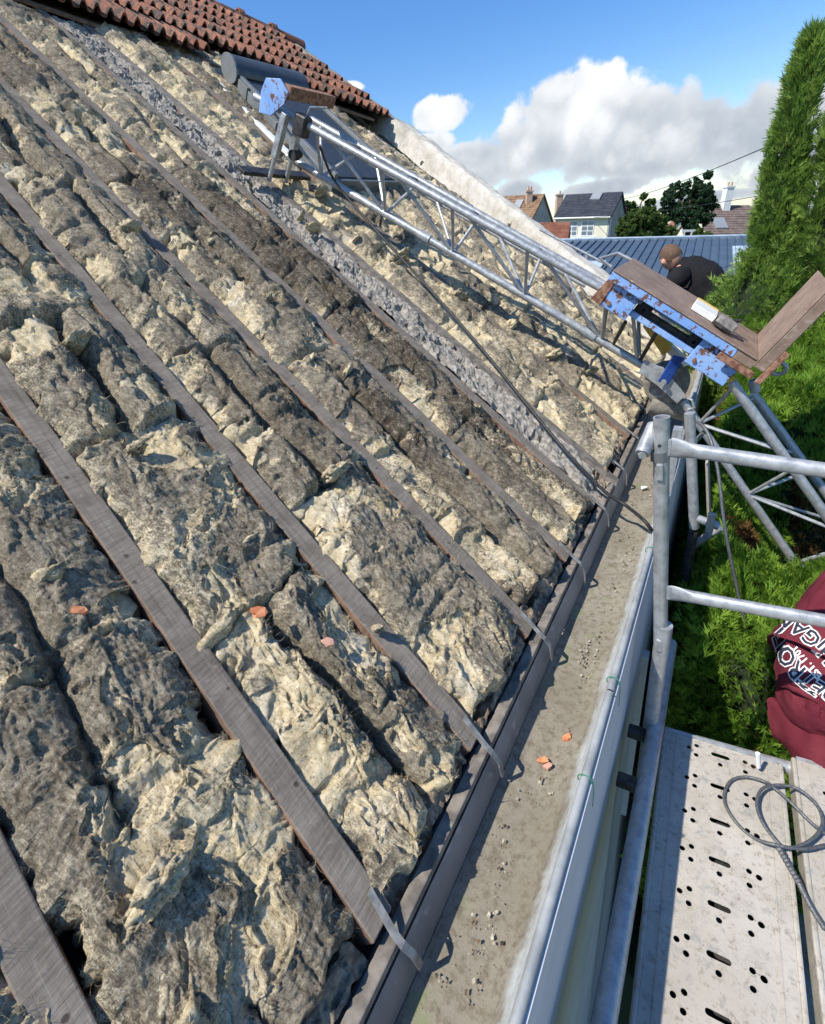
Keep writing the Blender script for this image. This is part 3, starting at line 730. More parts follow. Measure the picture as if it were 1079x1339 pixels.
MAT['grit_pale'] = simple('pale_grit', (.3, .26, .2), (.5, .44, .34), 80, .9)
gutter_litter()

def tile_mesh():
    """one roll-and-pan tile, unit length along +y (up the slope), width 1 along x, thickness in z"""
    n = 17; xs = np.linspace(-.04, 1.0, n); vs = []; fs = []
    def prof(x):
        q = ((x + .04) % .52) / .52
        return .055 + (.24 * math.sin(PI * q / .62) if q < .62 else -.02)
    for yy, dz in ((0, .28), (1.15, .0)):
        for x in xs: vs.append((x, yy, prof(x) + dz))
        for x in xs: vs.append((x, yy, prof(x) + dz - .09))
    m2 = 2 * n
    for i in range(n - 1):
        fs.append((i, i + 1, m2 + i + 1, m2 + i)); fs.append((n + i + 1, n + i, m2 + n + i, m2 + n + i + 1)); fs.append((i + 1, i, n + i, n + i + 1))
    fs += [(0, m2, m2 + n, n), (n - 1, 2 * n - 1, m2 + 2 * n - 1, m2 + n - 1)]
    me = bpy.data.meshes.new('roof_tile'); me.from_pydata(vs, [], fs); me.update(); me.materials.append(MAT['tile'])
    return me
def tiles():
    me = tile_mesh(); NC = 6
    bot = lambda t: 4.68 - .33 * (t - 1.72)
    top = lambda t: 6.25 - .48 * (t - 3.9)
    rs = random.Random(6); cnt = 0
    base = house.location + roof.location
    for c in range(NC):
        t = 1.05 + .05 * (c % 2)
        while t < TV(bot(t)) - .06:
            w = .17
            s0 = bot(t) + (top(t) - bot(t)) * c / NC; s1 = bot(t) + (top(t) - bot(t)) * (c + 1) / NC
            sl_t = (bot(t + w) - bot(t)) / w * (1 - c / NC) + (top(t + w) - top(t)) / w * c / NC
            ux = DS * sl_t + V(0, 1, 0); ux = ux * w; uy = DS * (s1 - s0) * .99; uz = NR * .19
            if c == 0 and 2.62 < t + .3 * 0 < 3.75 and s0 < 4.3: t += w; continue     # the roof window stands here
            o = bpy.data.objects.new('roof_tile', me); link(o, roof)
            p = P(s0 + rs.uniform(-.015, .015), t, .035 + rs.uniform(-.004, .004)) - base
            mm = Matrix.Identity(4)
            for i in range(3): mm[i][0] = ux[i]; mm[i][1] = uy[i]; mm[i][2] = uz[i]; mm[i][3] = p[i]
            mm = mm @ Matrix.Rotation(rs.uniform(-.02, .02), 4, 'Z')
            o.matrix_local = mm; cnt += 1
            t += w
    # ridge tiles, each a tapered half pipe
    for i in range(9):
        t = 2.6 + i * .37
        if t > 5.15: break
        a = P(top(t), t, .03); b = P(top(t + .4), t + .4, .03); d = b - a; up = V(.1, 0, 1); sd = d.cross(up).normalized(); up = sd.cross(d).normalized()
        n = 10; vs = []; fs = []
        for (p, r) in ((a, .14), (a + d * .16, .14), (a + d * .17, .115), (b, .11)):
            for rr in (r, r - .015):
                for k in range(n):
                    an = PI * k / (n - 1); vs.append(p + sd * math.cos(an) * rr + up * (math.sin(an) * rr * 1.05 - .02))
        for q in range(3):
            for k in range(n - 1):
                o_ = q * 2 * n; fs += [(o_ + k, o_ + k + 1, o_ + 2 * n + k + 1, o_ + 2 * n + k), (o_ + n + k + 1, o_ + n + k, o_ + 3 * n + k, o_ + 3 * n + k + 1)]
        for k in range(n - 1): fs.append((k + 1, k, n + k, n + k + 1))
        mb = MB(); mb.add(vs, fs); o = mb.build('ridge_tile', 'tile', roof, smooth=False)
    # tile battens left under the last course and the far slope closing the ridge
    mb = MB(); a = P(bot(1.0) + .03, 1.0, .012); b = P(bot(4.6) + .03, 4.6, .012); mb.bar(a, b, .035, .02, NR); mb.build('tile_batten', 'rafter', roof)
    mb = MB(); a0 = P(bot(.9) + .07, .9, .01); a1 = P(top(.9), .9, .01); b1 = P(top(5.0), 5.0, .01); b0 = P(bot(4.7) + .07, 4.7, .01)
    mb.add([a0, b0, b1, a1], [(0, 1, 2, 3)]); mb.build('sarking', 'dark', roof)
    mb = MB(); mb.add([a1, b1, V(b1.x - 4, b1.y, b1.z - 2.4), V(a1.x - 4, a1.y, a1.z - 2.4)], [(0, 1, 2, 3)]); mb.build('rear_slope', 'tile', roof)
tiles()

def verge():
    ns = 180; prof = [(-.02, -.1), (-.015, .075), (.02, .1), (.1, .105), (.19, .1), (.215, .07), (.22, -.3)]
    n2 = 4; pr = []
    for i in range(len(prof) - 1):
        for q in range(n2): f = q / n2; pr.append((prof[i][0] * (1 - f) + prof[i + 1][0] * f, prof[i][1] * (1 - f) + prof[i + 1][1] * f))
    pr.append(prof[-1]); pr = np.array(pr)
    S = np.linspace(-.08, 5.75, ns)[:, None] * np.ones((1, len(pr))); A = pr[:, 0][None] * np.ones((ns, 1)); Hh = pr[:, 1][None] * np.ones((ns, 1))
    T = TV(S) + A + .012 * fbm(S * 3, A * 8, 3, 3); Hh = Hh + .012 * fbm(S * 4, A * 9, 3, 8) - .03 * sst(S, 3.4, 3.9) * (Hh > 0)
    X = E0.x + DS.x * S + NR.x * Hh; Y = DS.y * S + T; Z = E0.z + DS.z * S + NR.z * Hh
    grid_mesh('verge_coping', X, Y, Z, 'verge', roof)
verge()

def roof_window():
    w = empty('roof_window', P(3.3, 3.05, 0), 'roof window with closed dark grey roller shutter, set into the remaining tiles', 'roof window')
    tl = lambda s: 2.62 + .24 * (s - 3.0); W = .80
    def Q(s, q, h): return P(s, tl(s) + q * W - .12 * q * (s - 3.0) * 0, h)
    s0, s1 = 2.35, 3.95
    mb = MB(); mb.hexa([Q(s0, 0, -.02), Q(s0, 1, -.02), Q(s1, 1, -.02), Q(s1, 0, -.02), Q(s0, 0, .075), Q(s0, 1, .075), Q(s1, 1, .075), Q(s1, 0, .075)]); mb.build('frame', 'shutter_box', w, bevel=.004)
    n = 34
    for i in range(n):
        a = s0 + .03 + (s1 - s0 - .06) * i / n; b = s0 + .03 + (s1 - s0 - .06) * (i + .86) / n
        mb = MB(); mb.hexa([Q(a, .05, .077), Q(a, .95, .077), Q(b, .95, .077), Q(b, .05, .077), Q(a, .05, .084), Q(a, .95, .084), Q(b, .95, .092), Q(b, .05, .092)]); mb.build('shutter_slat', 'slat', w)
    for q0, q1 in ((0.0, .045), (.955, 1.0)):
        mb = MB(); mb.hexa([Q(s0, q0, .0755), Q(s0, q1, .0755), Q(s1, q1, .0755), Q(s1, q0, .0755), Q(s0, q0, .112), Q(s0, q1, .112), Q(s1, q1, .112), Q(s1, q0, .112)]); mb.build('guide_rail', 'shutter_box', w, bevel=.003)
    # rounded shutter box at the top
    n = 16; vs = []; fs = []
    for q in (-.01, 1.01):
        for k in range(n):
            a = 2 * PI * k / n; vs.append(Q(s1 + .03 + .15 * math.cos(a), q, .10 + .08 * math.sin(a)))
    for k in range(n): fs.append((k, (k + 1) % n, n + (k + 1) % n, n + k))
    fs += [tuple(range(n - 1, -1, -1)), tuple(range(n, 2 * n))]
    mb = MB(); mb.add(vs, fs); auto_smooth(mb.build('shutter_box', 'slat', w))
    vs = [];
    for q in (-.035, -.012):
        for k in range(n):
            a = 2 * PI * k / n; vs.append(Q(s1 + .03 + .155 * math.cos(a), q, .10 + .085 * math.sin(a)))
    mb = MB(); mb.add(vs, fs); mb.build('box_end_cap', 'shutter_box', w)
    for i, (a, b) in enumerate(((3.62, 3.78), (3.4, 3.6), (3.12, 3.38))):
        mb = MB(); mb.hexa([Q(a, -.04, -.02), Q(a, -.004, -.02), Q(b, -.004, -.02), Q(b, -.04, -.02), Q(a, -.04, .1 - .012 * i), Q(a, -.004, .1 - .012 * i), Q(b, -.004, .1 - .012 * i), Q(b, -.04, .1 - .012 * i)]); mb.build('side_flashing', 'shutter_box', w, bevel=.003)
    mb = MB(); mb.hexa([P(2.7, 2.46, .0), P(2.7, 2.5, .0), P(3.95, 2.72, .0), P(3.95, 2.68, .0), P(2.7, 2.46, .02), P(2.7, 2.5, .02), P(3.95, 2.72, .02), P(3.95, 2.68, .02)]); mb.build('flashing_strip', 'white', w)
roof_window()

# ================================================================== HOIST LADDER OVER THE ROOF
def hoist():
    h = empty('hoist_ladder', P(2.45, 2.05, .02), 'galvanised triangular truss ladder of a hoist lying over the roof and bending at the eave', 'hoist')
    YF, YR, YC = 2.5, 2.82, 2.64
    f0, f1 = at(334, 126, YF), at(812, 391, YF); r0, r1 = at(407, 156, YR), at(812, 384, YR)
    c0, c1 = at(376, 204, YC), at(846, 481, YC)
    for a, b, rr in ((f0, f1, .017), (r0, r1, .017), (c0, c1, .019)):
        d = (b - a)
        mb = MB(); mb.path([a, b], rr, 14); auto_smooth(mb.build('rail', 'galv', h))
    mb = MB(); mb.path([r0 + (r1 - r0) * .02 + V(0, .0, -.055), r0 + (r1 - r0) * .9 + V(0, .0, -.055)], .011, 10); auto_smooth(mb.build('rail', 'galv', h))
    # collar sleeves where sections join
    for q in (.42, .86):
        p = c0.lerp(c1, q); d = (c1 - c0).normalized(); mb = MB(); mb.path([p - d * .035, p + d * .035], .025, 14); auto_smooth(mb.build('collar', 'galv', h))
    # zig-zag braces between chord and top rails, cross bars between the top rails
    n = 5
    for i in range(n):
        qa = .03 + .195 * i; qb = qa + .1; qc = qa + .195
        for (t0, t1) in ((f0, f1), (r0, r1)):
            mb = MB(); mb.path([c0.lerp(c1, qa + .08), t0.lerp(t1, qa + .005)], .0085, 8); auto_smooth(mb.build('brace', 'galv', h))
            mb = MB(); mb.path([c0.lerp(c1, qa + .08), t0.lerp(t1, min(1, qb + .06))], .0085, 8); auto_smooth(mb.build('brace', 'galv', h))
        mb = MB(); mb.bar(f0.lerp(f1, min(1, qb + .062)), r0.lerp(r1, min(1, qb + .05)), .02, .008, NR); mb.build('cross_bar', 'galv', h)
    # top stand: two square legs on a dark foot board, rollers and the blue end plate
    ft = MB(); a = P(2.44, 1.80, .045); ft.obox(a, P(2.40, 2.30, .045) - a, DS * .07, NR * .02); foot = ft.build('foot_board', 'iron', h, bevel=.003)
    for (x0, y0, x1, y1, YY, Yb) in ((352, 236, 374, 148, 2.46, 2.46), (374, 238, 392, 158, 2.56, 2.6)):
        b = at(x0, y0, Yb); t = at(x1, y1, YY); m_ = b.lerp(t, .42)
        mb = MB(); mb.path([b, m_], .012, 10); auto_smooth(mb.build('leg_tube', 'galv', h))
        mb = MB(); mb.bar(m_ - (t - b) * .05, t, .034, .034, (0, 1, 0)); mb.build('leg', 'galv', h, bevel=.003)
    for k in range(2):
        b = at(385 + 4 * k, 203 - 3 * k, 2.5 + .2 * k); mb = MB(); mb.lathe(b, (0, 1, 0), [(0, -.02), (.024, -.02), (.024, .02), (0, .02)], 16); mb.build('roller', 'rubber', h)
    c = at(359, 128, 2.44); dx = (f1 - f0).normalized(); dz = NR
    mb = MB(); w1, hh = .082, .075; vs = []
    shape = [(-.085, -.09), (.0, -.075), (.075, .0), (.085, .05), (.02, .085), (-.07, .06), (-.09, .0)]
    for yy in (-.006, .006):
        vs += [c + dx * x * .95 + V(0, yy, 0) + dz * z for (x, z) in shape]
    n = len(shape); fs = [tuple(range(n)), tuple(range(2 * n - 1, n - 1, -1))] + [((k + 1) % n, k, n + k, n + (k + 1) % n) for k in range(n)]
    mb.add(vs, fs); mb.build('end_plate', 'blue', h, bevel=.002)
    mb = MB(); mb.obox(c + dx * .03 + dz * .02 + V(0, .006, 0), dx * .055, V(0, .36, 0), dz * .055); mb.build('end_beam', 'rust_red', h, bevel=.003)
    # black clamp with a small lever on the front rail
    p = f0.lerp(f1, .155); mb = MB(); mb.obox(p - dx * .045 - V(0, .035, 0) - NR * .06, dx * .075, V(0, .06, 0), NR * .095); mb.build('clamp', 'iron', h, bevel=.01)
    mb = MB(); mb.path([p + NR * .03, p + NR * .075 + dx * .015, p + NR * .10 + dx * .075 + V(0, .05, 0)], .005, 8); mb.build('lever', 'galv', h)
    # knee at the eave: hinge plates, support wheel, handle
    k0 = at(846, 481, YC - .03); k1 = at(884, 505, YC - .03); k2 = at(905, 538, YC - .03)
    for yy in (-.045,):
        pts = [(828, 463), (842, 452), (878, 478), (910, 530), (893, 541), (868, 505)]
        vs = [at(x, y, YC + yy) for (x, y) in ((843, 470), (858, 477), (868, 480), (897, 516), (886, 527), (862, 505), (836, 486))]
        n = len(vs); vs2 = [q + V(0, -.012, 0) for q in vs]
        mb = MB(); mb.add(vs + vs2, [tuple(range(n - 1, -1, -1)), tuple(range(n, 2 * n))] + [(k, (k + 1) % n, n + (k + 1) % n, n + k) for k in range(n)]); mb.build('hinge_plate', 'galv', h, bevel=.002)
    wc = at(872, 500, YC + .05)
    mb = MB(); mb.lathe(wc, (0, 1, 0), [(.028, -.04), (.075, -.04), (.094, -.04), (.1, -.03), (.1, .03), (.094, .04), (.075, .04), (.028, .04)], 40); wh = auto_smooth(mb.build('wheel', 'wheel', h), 30)
    mb = MB(); mb.lathe(wc, (0, 1, 0), [(0, -.046), (.07, -.046), (.07, -.036), (0, -.036)], 32); mb.build('hub', 'grey_tool', wh)
    # second roller lying in the gutter below the wheel
    rc = at(874, 532, YC + .06); mb = MB(); mb.lathe(rc, (.9, .2, -.2), [(0, -.09), (.05, -.09), (.055, -.03), (.05, .03), (.055, .09), (0, .09)], 24); auto_smooth(mb.build('eave_roller', 'wheel', h), 30)
    hd = MB(); a = at(867, 501, YC - .075); b = at(888, 466, YC - .075); hd.bar(a, b, .008, .052, (.5, .1, .5)); hd.build('handle', 'blue_dark', h, bevel=.004)
    mb = MB(); mb.lathe(a + V(0, -.012, 0) + (b - a) * .08, (0, 1, 0), [(0, -.008), (.012, -.008), (.012, .0), (0, .0)], 12); mb.build('bolt', 'galv', h)
    wb = MB(); wb.bar(at(892, 462, YC - .05), at(897, 478, YC - .05), .012, .02); wb.build('white_latch', 'white', h)
    # lower section running down towards the ground
    def ext(a, b, L): return a + (b - a).normalized() * L
    lo = []
    for (p, q, YY, rr) in (((957, 500), (1079, 672), 2.5, .02), ((985, 515), (1079, 643), 2.82, .02), ((893, 524), (1070, 780), YC - .02, .019)):
        a = at(*p, YY); b = ext(a, at(*q, YY), 4.1 if YY != YC - .02 else 3.9); lo.append((a, b)); mb = MB(); mb.path([a, b], rr, 14); auto_smooth(mb.build('rail', 'galv', h))
    (fa, fb), (ra, rb), (ca, cb) = lo
    for i in range(9):
        q = .005 + i * .11
        for (t0, t1) in ((fa, fb), (ra, rb)):
            mb = MB(); mb.path([ca.lerp(cb, q + .03), t0.lerp(t1, q)], .008, 8); auto_smooth(mb.build('brace', 'galv', h))
            mb = MB(); mb.path([ca.lerp(cb, q + .03), t0.lerp(t1, min(1, q + .085))], .008, 8); auto_smooth(mb.build('brace', 'galv', h))
    mb = MB(); mb.hollow(at(985, 497, 2.8), at(988, 512, 2.8), .022, .016); mb.build('pipe_socket', 'galv', h)
    mb = MB(); mb.path([at(897, 520, 2.6), at(905, 523, 2.59), at(908, 533, 2.59), at(900, 536, 2.6)], .006, 8); mb.build('hook', 'galv', h)
    # slim guard rod
    mb = MB(); mb.path([at(706, 300, 2.95), at(800, 349, 2.95)], .006, 8); mb.build('guard_rod', 'galv', h)
    # four struts under the carriage
    for i, (x0, y0, x1, y1, YY) in enumerate(((818, 421, 802, 450, 2.5), (828, 415, 833, 468, 2.52), (835, 415, 836, 465, 2.7), (860, 432, 838, 470, 2.52))):
        mb = MB(); mb.path([at(x0, y0, YY), at(x1, y1, YC)], .009, 8); auto_smooth(mb.build('brace', 'iron' if i in (0, 3) else 'galv', h))
    return h
hoist()

def carriage():
    c = empty('hoist_carriage', at(900, 470, 2.6), 'L shaped hoist carriage with worn brown plate and chipped light blue frame above the eave', 'hoist carriage')
    A = V(-.4498, 2.42, -.2137); B = V(.121, 2.42, -.5872)
    a = (B - A).normalized(); LA = (B - A).length; up = V(-a.z, 0, a.x); W = V(0, .48, 0)
    O = A
    def bx(name, mat, u0, u1, w0, w1, z0, z1, bev=.003):
        mb = MB(); mb.obox(O + a * u0 + V(0, w0, 0) + up * z0, a * (u1 - u0), V(0, w1 - w0, 0), up * (z1 - z0)); return mb.build(name, mat, c, bevel=bev)
    bx('deck_plate', 'rust', .0, LA, .0, .48, -.008, .0)
    bx('back_plate', 'rust', LA, LA + .008, .0, .48, -.03, .31)
    bx('back_flange', 'rust', LA + .008, LA + .05, .0, .012, -.03, .31)
    bx('back_lip', 'rust', LA + .038, LA + .05, .012, .04, -.03, .31)
    bx('side_beam', 'blue', .0, LA - .08, .004, .012, -.044, -.009)
    bx('side_beam_end', 'rust', LA - .08, LA + .006, .005, .014, -.046, -.01)
    bx('side_beam', 'blue', .0, LA, .468, .476, -.044, -.009)
    bx('corner_bracket', 'rust_red', LA - .13, LA + .03, -.004, .004, -.075, -.046)
    bx('corner_bracket', 'rust_red', LA + .05, LA + .075, -.004, .01, -.075, .07)
    # front and rear blue cheeks that carry the rollers
    for (u0, u1, zz) in ((.03, .16, -.15), (.47, .66, -.16)):
        for w0 in (.035, .44):
            ch = bx('cheek_plate', 'blue', u0, u1, w0, w0 + .012, zz, -.046)
            mb = MB(); q = O + a * (u0 + .03) + V(0, w0 - .003, 0) + up * (zz + .025); mb.lathe(q, (0, 1, 0), [(0, -.004), (.009, -.004), (.009, .004), (0, .004)], 12); mb.build('bolt', 'rust_red', ch)
    bx('cross_beam', 'blue_dark', .03, .16, .047, .44, -.075, -.048)
    bx('cross_beam', 'blue_dark', .47, .66, .047, .44, -.075, -.048)
    bx('lower_beam', 'blue', .15, .5, .06, .09, -.13, -.105)
    bx('lower_beam', 'blue', .15, .5, .40, .43, -.13, -.105)
    mb = MB(); q = O + a * .05 + V(0, .2, 0); mb.hexa([O + a * -.02 + V(0, .03, 0) + up * -.15, O + a * .03 + V(0, .03, 0) + up * -.15, O + a * .03 + V(0, .45, 0) + up * -.15, O + a * -.02 + V(0, .45, 0) + up * -.15,
            O + a * .0 + V(0, .03, 0) + up * -.046, O + a * .03 + V(0, .03, 0) + up * -.046, O + a * .03 + V(0, .45, 0) + up * -.046, O + a * .0 + V(0, .45, 0) + up * -.046]); mb.build('nose_plate', 'rust_red', c)
    for u in (.2, .45):
        mb = MB(); q = O + a * u + V(0, .1, 0) + up * -.085; mb.lathe(q, (0, 1, 0), [(.008, -.03), (.03, -.03), (.03, .03), (.008, .03)], 20); mb.build('roller', 'rubber', c)
    mb = MB(); mb.bar(O + a * .16 + V(0, .12, 0) + up * -.1, O + a * .5 + V(0, .12, 0) + up * -.1, .03, .03, up); mb.build('drive_arm', 'iron', c, bevel=.004)
    e = at(1018, 482, 2.46); mb = MB(); mb.torus(e, (.2, 1, .3), .026, .008, 28, 10); eye = auto_smooth(mb.build('eye_bolt', 'galv', c), 60)
    mb = MB(); mb.path([at(1019, 462, 2.48), at(1019, 476, 2.47)], .007, 8); mb.build('shank', 'galv', eye)
    mb = MB(); mb.path([at(800, 349, 2.85), at(784, 338, 2.85), at(808, 331, 2.9), at(826, 340, 2.9)], .008, 8); mb.build('guard_bow', 'galv', c)
    # tool and box on the deck
    q = O + a * .44 + V(0, .12, 0) + up * .001
    t = empty('staple_gun', q, 'grey hand stapler with black handle lying in the corner of the hoist carriage', 'tool')
    mb = MB(); mb.obox(O + a * .465 + V(0, .09, 0) + up * .002, a * .085, V(0, .05, 0), up * .045); mb.build('body', 'grey_tool', t, bevel=.008)
    mb = MB(); mb.path([O + a * .46 + V(0, .1, 0) + up * .012, O + a * .5 + V(0, .07, 0) + up * .014, O + a * .54 + V(0, .075, 0) + up * .012], .008, 8); mb.build('trigger_bar', 'rubber', t)
    mb = MB(); mb.path([O + a * .46 + V(0, .16, 0) + up * .02, O + a * .5 + V(0, .19, 0) + up * .02, O + a * .53 + V(0, .19, 0) + up * .03, O + a * .545 + V(0, .16, 0) + up * .055, O + a * .52 + V(0, .15, 0) + up * .04], .007, 8); mb.build('handle', 'rubber', t)
    b = empty('staple_box', O + a * .36 + V(0, .17, 0), 'white box with ochre side lying on the brown carriage plate', 'box')
    mb = MB(); mb.obox(O + a * .355 + V(0, .13, 0) + up * .002, a * .105, V(0, .13, 0), up * .026); mb.build('carton', 'white', b, bevel=.002)
    mb = MB(); mb.obox(O + a * .355 + V(0, .262, 0) + up * .002, a * .105, V(0, .018, 0), up * .03); mb.build('flap', 'ochre', b, bevel=.002)
carriage()

def roof_bits():
    # yellow spirit level standing by the wheel
    l = empty('spirit_level', at(872, 465, 3.0), 'yellow spirit level leaning below the hoist carriage', 'tool')
    mb = MB(); mb.bar(at(848, 420, 2.95), at(874, 458, 2.95), .05, .10, (0, 1, 0)); mb.build('body', 'yellow', l, bevel=.004)
    mb = MB(); mb.bar(at(876, 455, 2.95), at(892, 470, 2.95), .04, .05, (0, 1, 0)); mb.build('end_cap', 'white', l, bevel=.004)
    # black cable along the roof, over the gutter and down
    pts = [(418, 190, .35), (440, 240, .2), (500, 310, .13), (560, 376, .09), (625, 450, .07), (690, 530, .05), (740, 590, .05), (790, 642, .04)]
    P3 = []
    for (x, y, hh) in pts:
        d = Vector(ray(x, y)); n = NR; c0 = n.dot(E0) + hh; P3.append(d * (c0 / n.dot(d)))
    P3 += [atz(820, 662, -.985), atz(850, 690, -.985), atz(857, 720, -1.25), at(862, 900, 1.45)]
    # smooth it
    out = []
    for i in range(len(P3) - 1):
        p0, p1, p2, p3 = P3[max(i - 1, 0)], P3[i], P3[i + 1], P3[min(i + 2, len(P3) - 1)]
        for k in range(6):
            t = k / 6; out.append(.5 * ((2 * p1) + (p2 - p0) * t + (2 * p0 - 5 * p1 + 4 * p2 - p3) * t * t + (3 * p1 - p0 - 3 * p2 + p3) * t ** 3))
    mb = MB(); mb.path(out, .0065, 8); o = auto_smooth(mb.build('hoist_cable', 'cable'), 60); tag(o, 'black cable running down the stripped roof and across the gutter', 'cable')
    # terracotta shards
    sh = [((338, 800), 'roof', 'small orange tile shard lying on insulation between two rafters', .014), ((104, 798), 'roof', 'tiny orange tile shard on the dirty insulation at lower left', .010),
          ((430, 840), 'roof', 'pale pink tile fragment on insulation beside the bent grey strap', .012), ((710, 995), 'gut', 'bright orange tile fragment lying on the gutter silt', .010),
          ((742, 964), 'gut', 'orange brown leaf shaped tile chip higher up the gutter floor', .010), ((716, 1002), 'gut', 'pale pink chip beside the bright orange fragment in gutter', .008), ((842, 638), 'gut', 'small white chip lying in the far gutter by the post', .012)]
    rnd = random.Random(3)
    for (p, where, lab, r) in sh:
        if where == 'roof':
            d = Vector(ray(*p)); c = d * ((NR.dot(E0) + .062) / NR.dot(d)); nn = NR
        else: c = atz(p[0], p[1], -1.094); nn = V(0, 0, 1)
        a = nn.orthogonal().normalized(); b = nn.cross(a); n = 7; vs = []
        for hh in (-.003, .004):
            for k in range(n):
                an = 2 * PI * k / n; rr = r * rnd.uniform(.6, 1.3); vs.append(c + a * math.cos(an) * rr * 1.3 + b * math.sin(an) * rr * .8 + nn * (hh + rnd.uniform(-.002, .002)))
        mb = MB(); mb.add(vs, [tuple(range(n - 1, -1, -1)), tuple(range(n, 2 * n))] + [(k, (k + 1) % n, n + (k + 1) % n, n + k) for k in range(n)])
        o = mb.build('tile_shard', 'white' if 'white' in lab else ('skin' if 'pale' in lab else 'shard')); tag(o, lab, 'tile shard', 'broken bits on the roof and in the gutter')
roof_bits()

# ================================================================== SCAFFOLD
def scaffold():
    sc = empty('scaffold', (.05, 1.2, -4.6), 'galvanised tube scaffold with guard rails standing between house and hedge', 'scaffold')
    YP = 1.209
    top = V(-.101, YP, -.422); base = V(-.049, YP, -.938); sock = V(-.03, YP, -1.12)
    mb = MB(); mb.hollow(sock, top, .0178, .0145, 20); post = auto_smooth(mb.build('guard_post', 'galv', sc))
    mb = MB(); mb.lathe(top.lerp(sock, .09) + V(-.002, -.0175, 0), (0, 1, 0), [(0, -.001), (.004, -.001), (.004, .001), (0, .001)], 10); mb.build('peg_hole', 'iron', post)
    d = (sock - top).normalized()
    for (px, py) in ((863, 612), (862, 838)):
        p = at(px, py + 8, YP - .018); mb = MB(); mb.obox(p - V(.008, .006, 0) - d * .028, V(.016, 0, 0), V(0, .012, 0), d * .045); mb.build('wedge', 'galv', post, bevel=.004)
    mb = MB(); mb.path([V(.012, YP, -4.6), V(-.03, YP, -1.02)], .0215, 16); auto_smooth(mb.build('post', 'galv', sc))
    # coupler with bolt
    q = at(848, 592, YP - .02); mb = MB(); mb.path([q + V(-.0, .05, .05), q + V(-.012, -.01, 0)], [.015, .017], 14); cp = auto_smooth(mb.build('coupler', 'galv', sc))
    mb = MB(); mb.lathe(q + V(-.012, -.014, 0), (0.3, -1, 0), [(0, .008), (.009, .008), (.009, 0), (0, 0)], 6); mb.build('bolt', 'galv', cp)
    mb = MB(); p = at(863, 595, YP); mb.path([p - d * .012, p + d * .012], .0205, 16); auto_smooth(mb.build('clamp_band', 'shutter_box', cp))
    # guard rails with flattened ends
    for (x0, y0, x1, y1) in ((876, 585, 1079, 615), (876, 775, 1079, 812)):
        a = at(x0, y0, YP - .005); b = at(x1, y1, YP - .005); dd = (b - a).normalized(); e = a + dd * .9
        n = 12; vs = []; fs = []; u = V(0, 1, 0); w = dd.cross(u).normalized()
        for (p, ry, rz) in ((a, .003, .024), (a + dd * .02, .004, .023), (a + dd * .055, .0155, .0165), (e, .0155, .0155)):
            vs += [p + u * math.cos(2 * PI * k / n) * ry + w * math.sin(2 * PI * k / n) * rz for k in range(n)]
        for i in range(3):
            for k in range(n): fs.append((i * n + k, i * n + (k + 1) % n, (i + 1) * n + (k + 1) % n, (i + 1) * n + k))
        fs += [tuple(range(n - 1, -1, -1)), tuple(3 * n + k for k in range(n))]
        mb = MB(); mb.add(vs, fs); auto_smooth(mb.build('guard_rail', 'galv', sc), 60)
        mb = MB(); mb.obox(a + V(-.028, -.004, -.02), V(.03, 0, 0), V(0, .008, 0), V(0, 0, .04)); mb.build('rail_bracket', 'galv', sc)
    # ledger along the deck beside the wall, brackets to the wall
    mb = MB(); mb.path([V(-.002, -.6, -1.43), V(-.012, 1.6, -1.43)], .0235, 16); auto_smooth(mb.build('ledger', 'galv', sc))
    for y in (.98, 1.16):
        mb = MB(); mb.obox(V(-.085, y, -1.47), V(.065, 0, 0), V(0, .035, 0), V(0, 0, .03)); mb.build('wall_bracket', 'iron', sc, bevel=.003)
    # farther bay: post, transom, blue diagonal strut
    YB = 2.15
    a = at(902, 540, YB); b = at(908, 690, YB); mb = MB(); mb.path([a, b], .02, 14); auto_smooth(mb.build('post', 'galv', sc))
    mb = MB(); mb.path([b + V(0, 0, -.02), V(b.x + .02, YB, -4.6)], .02, 14); auto_smooth(mb.build('post', 'iron', sc))
    mb = MB(); mb.path([at(906, 676, YB), at(940, 688, YB)], .018, 12); auto_smooth(mb.build('transom', 'galv', sc))
    mb = MB(); mb.path([at(908, 712, YB + .1), at(942, 690, YB + .1)], .018, 12); auto_smooth(mb.build('transom', 'galv', sc))
    mb = MB(); mb.obox(at(926, 672, YB - .03), V(.03, 0, 0), V(0, .02, 0), V(0, 0, -.09)); mb.build('coupler', 'galv', sc, bevel=.003)
    mb = MB(); mb.bar(at(896, 590, 2.25), at(922, 564, 2.25), .012, .035, (0, 1, 0)); mb.build('strut', 'shutter_box', sc)
    mb = MB(); mb.bar(at(887, 560, 1.9), at(873, 640, 1.9), .03, .05, (0, 1, 0)); mb.build('strut', 'galv', sc)
    mb = MB(); mb.bar(at(925, 600, 2.5), at(928, 690, 2.5), .01, .12, (0, 1, 0)); mb.build('toe_board', 'plank', sc)
    mb = MB(); mb.path([at(991, 985, 1.2), at(992, 1003, 1.2)], .006, 8); mb.build('deck_pin', 'white', sc)
    mb = MB(); mb.path([V(-.02, 1.262, -1.515), V(.9, 1.32, -1.515)], .02, 12); auto_smooth(mb.build('transom', 'galv', sc))
    mb = MB(); mb.path([V(.32, 1.30, -1.54), V(.32, 1.30, -4.6)], .02, 12); mb.build('post', 'galv', sc)
scaffold()

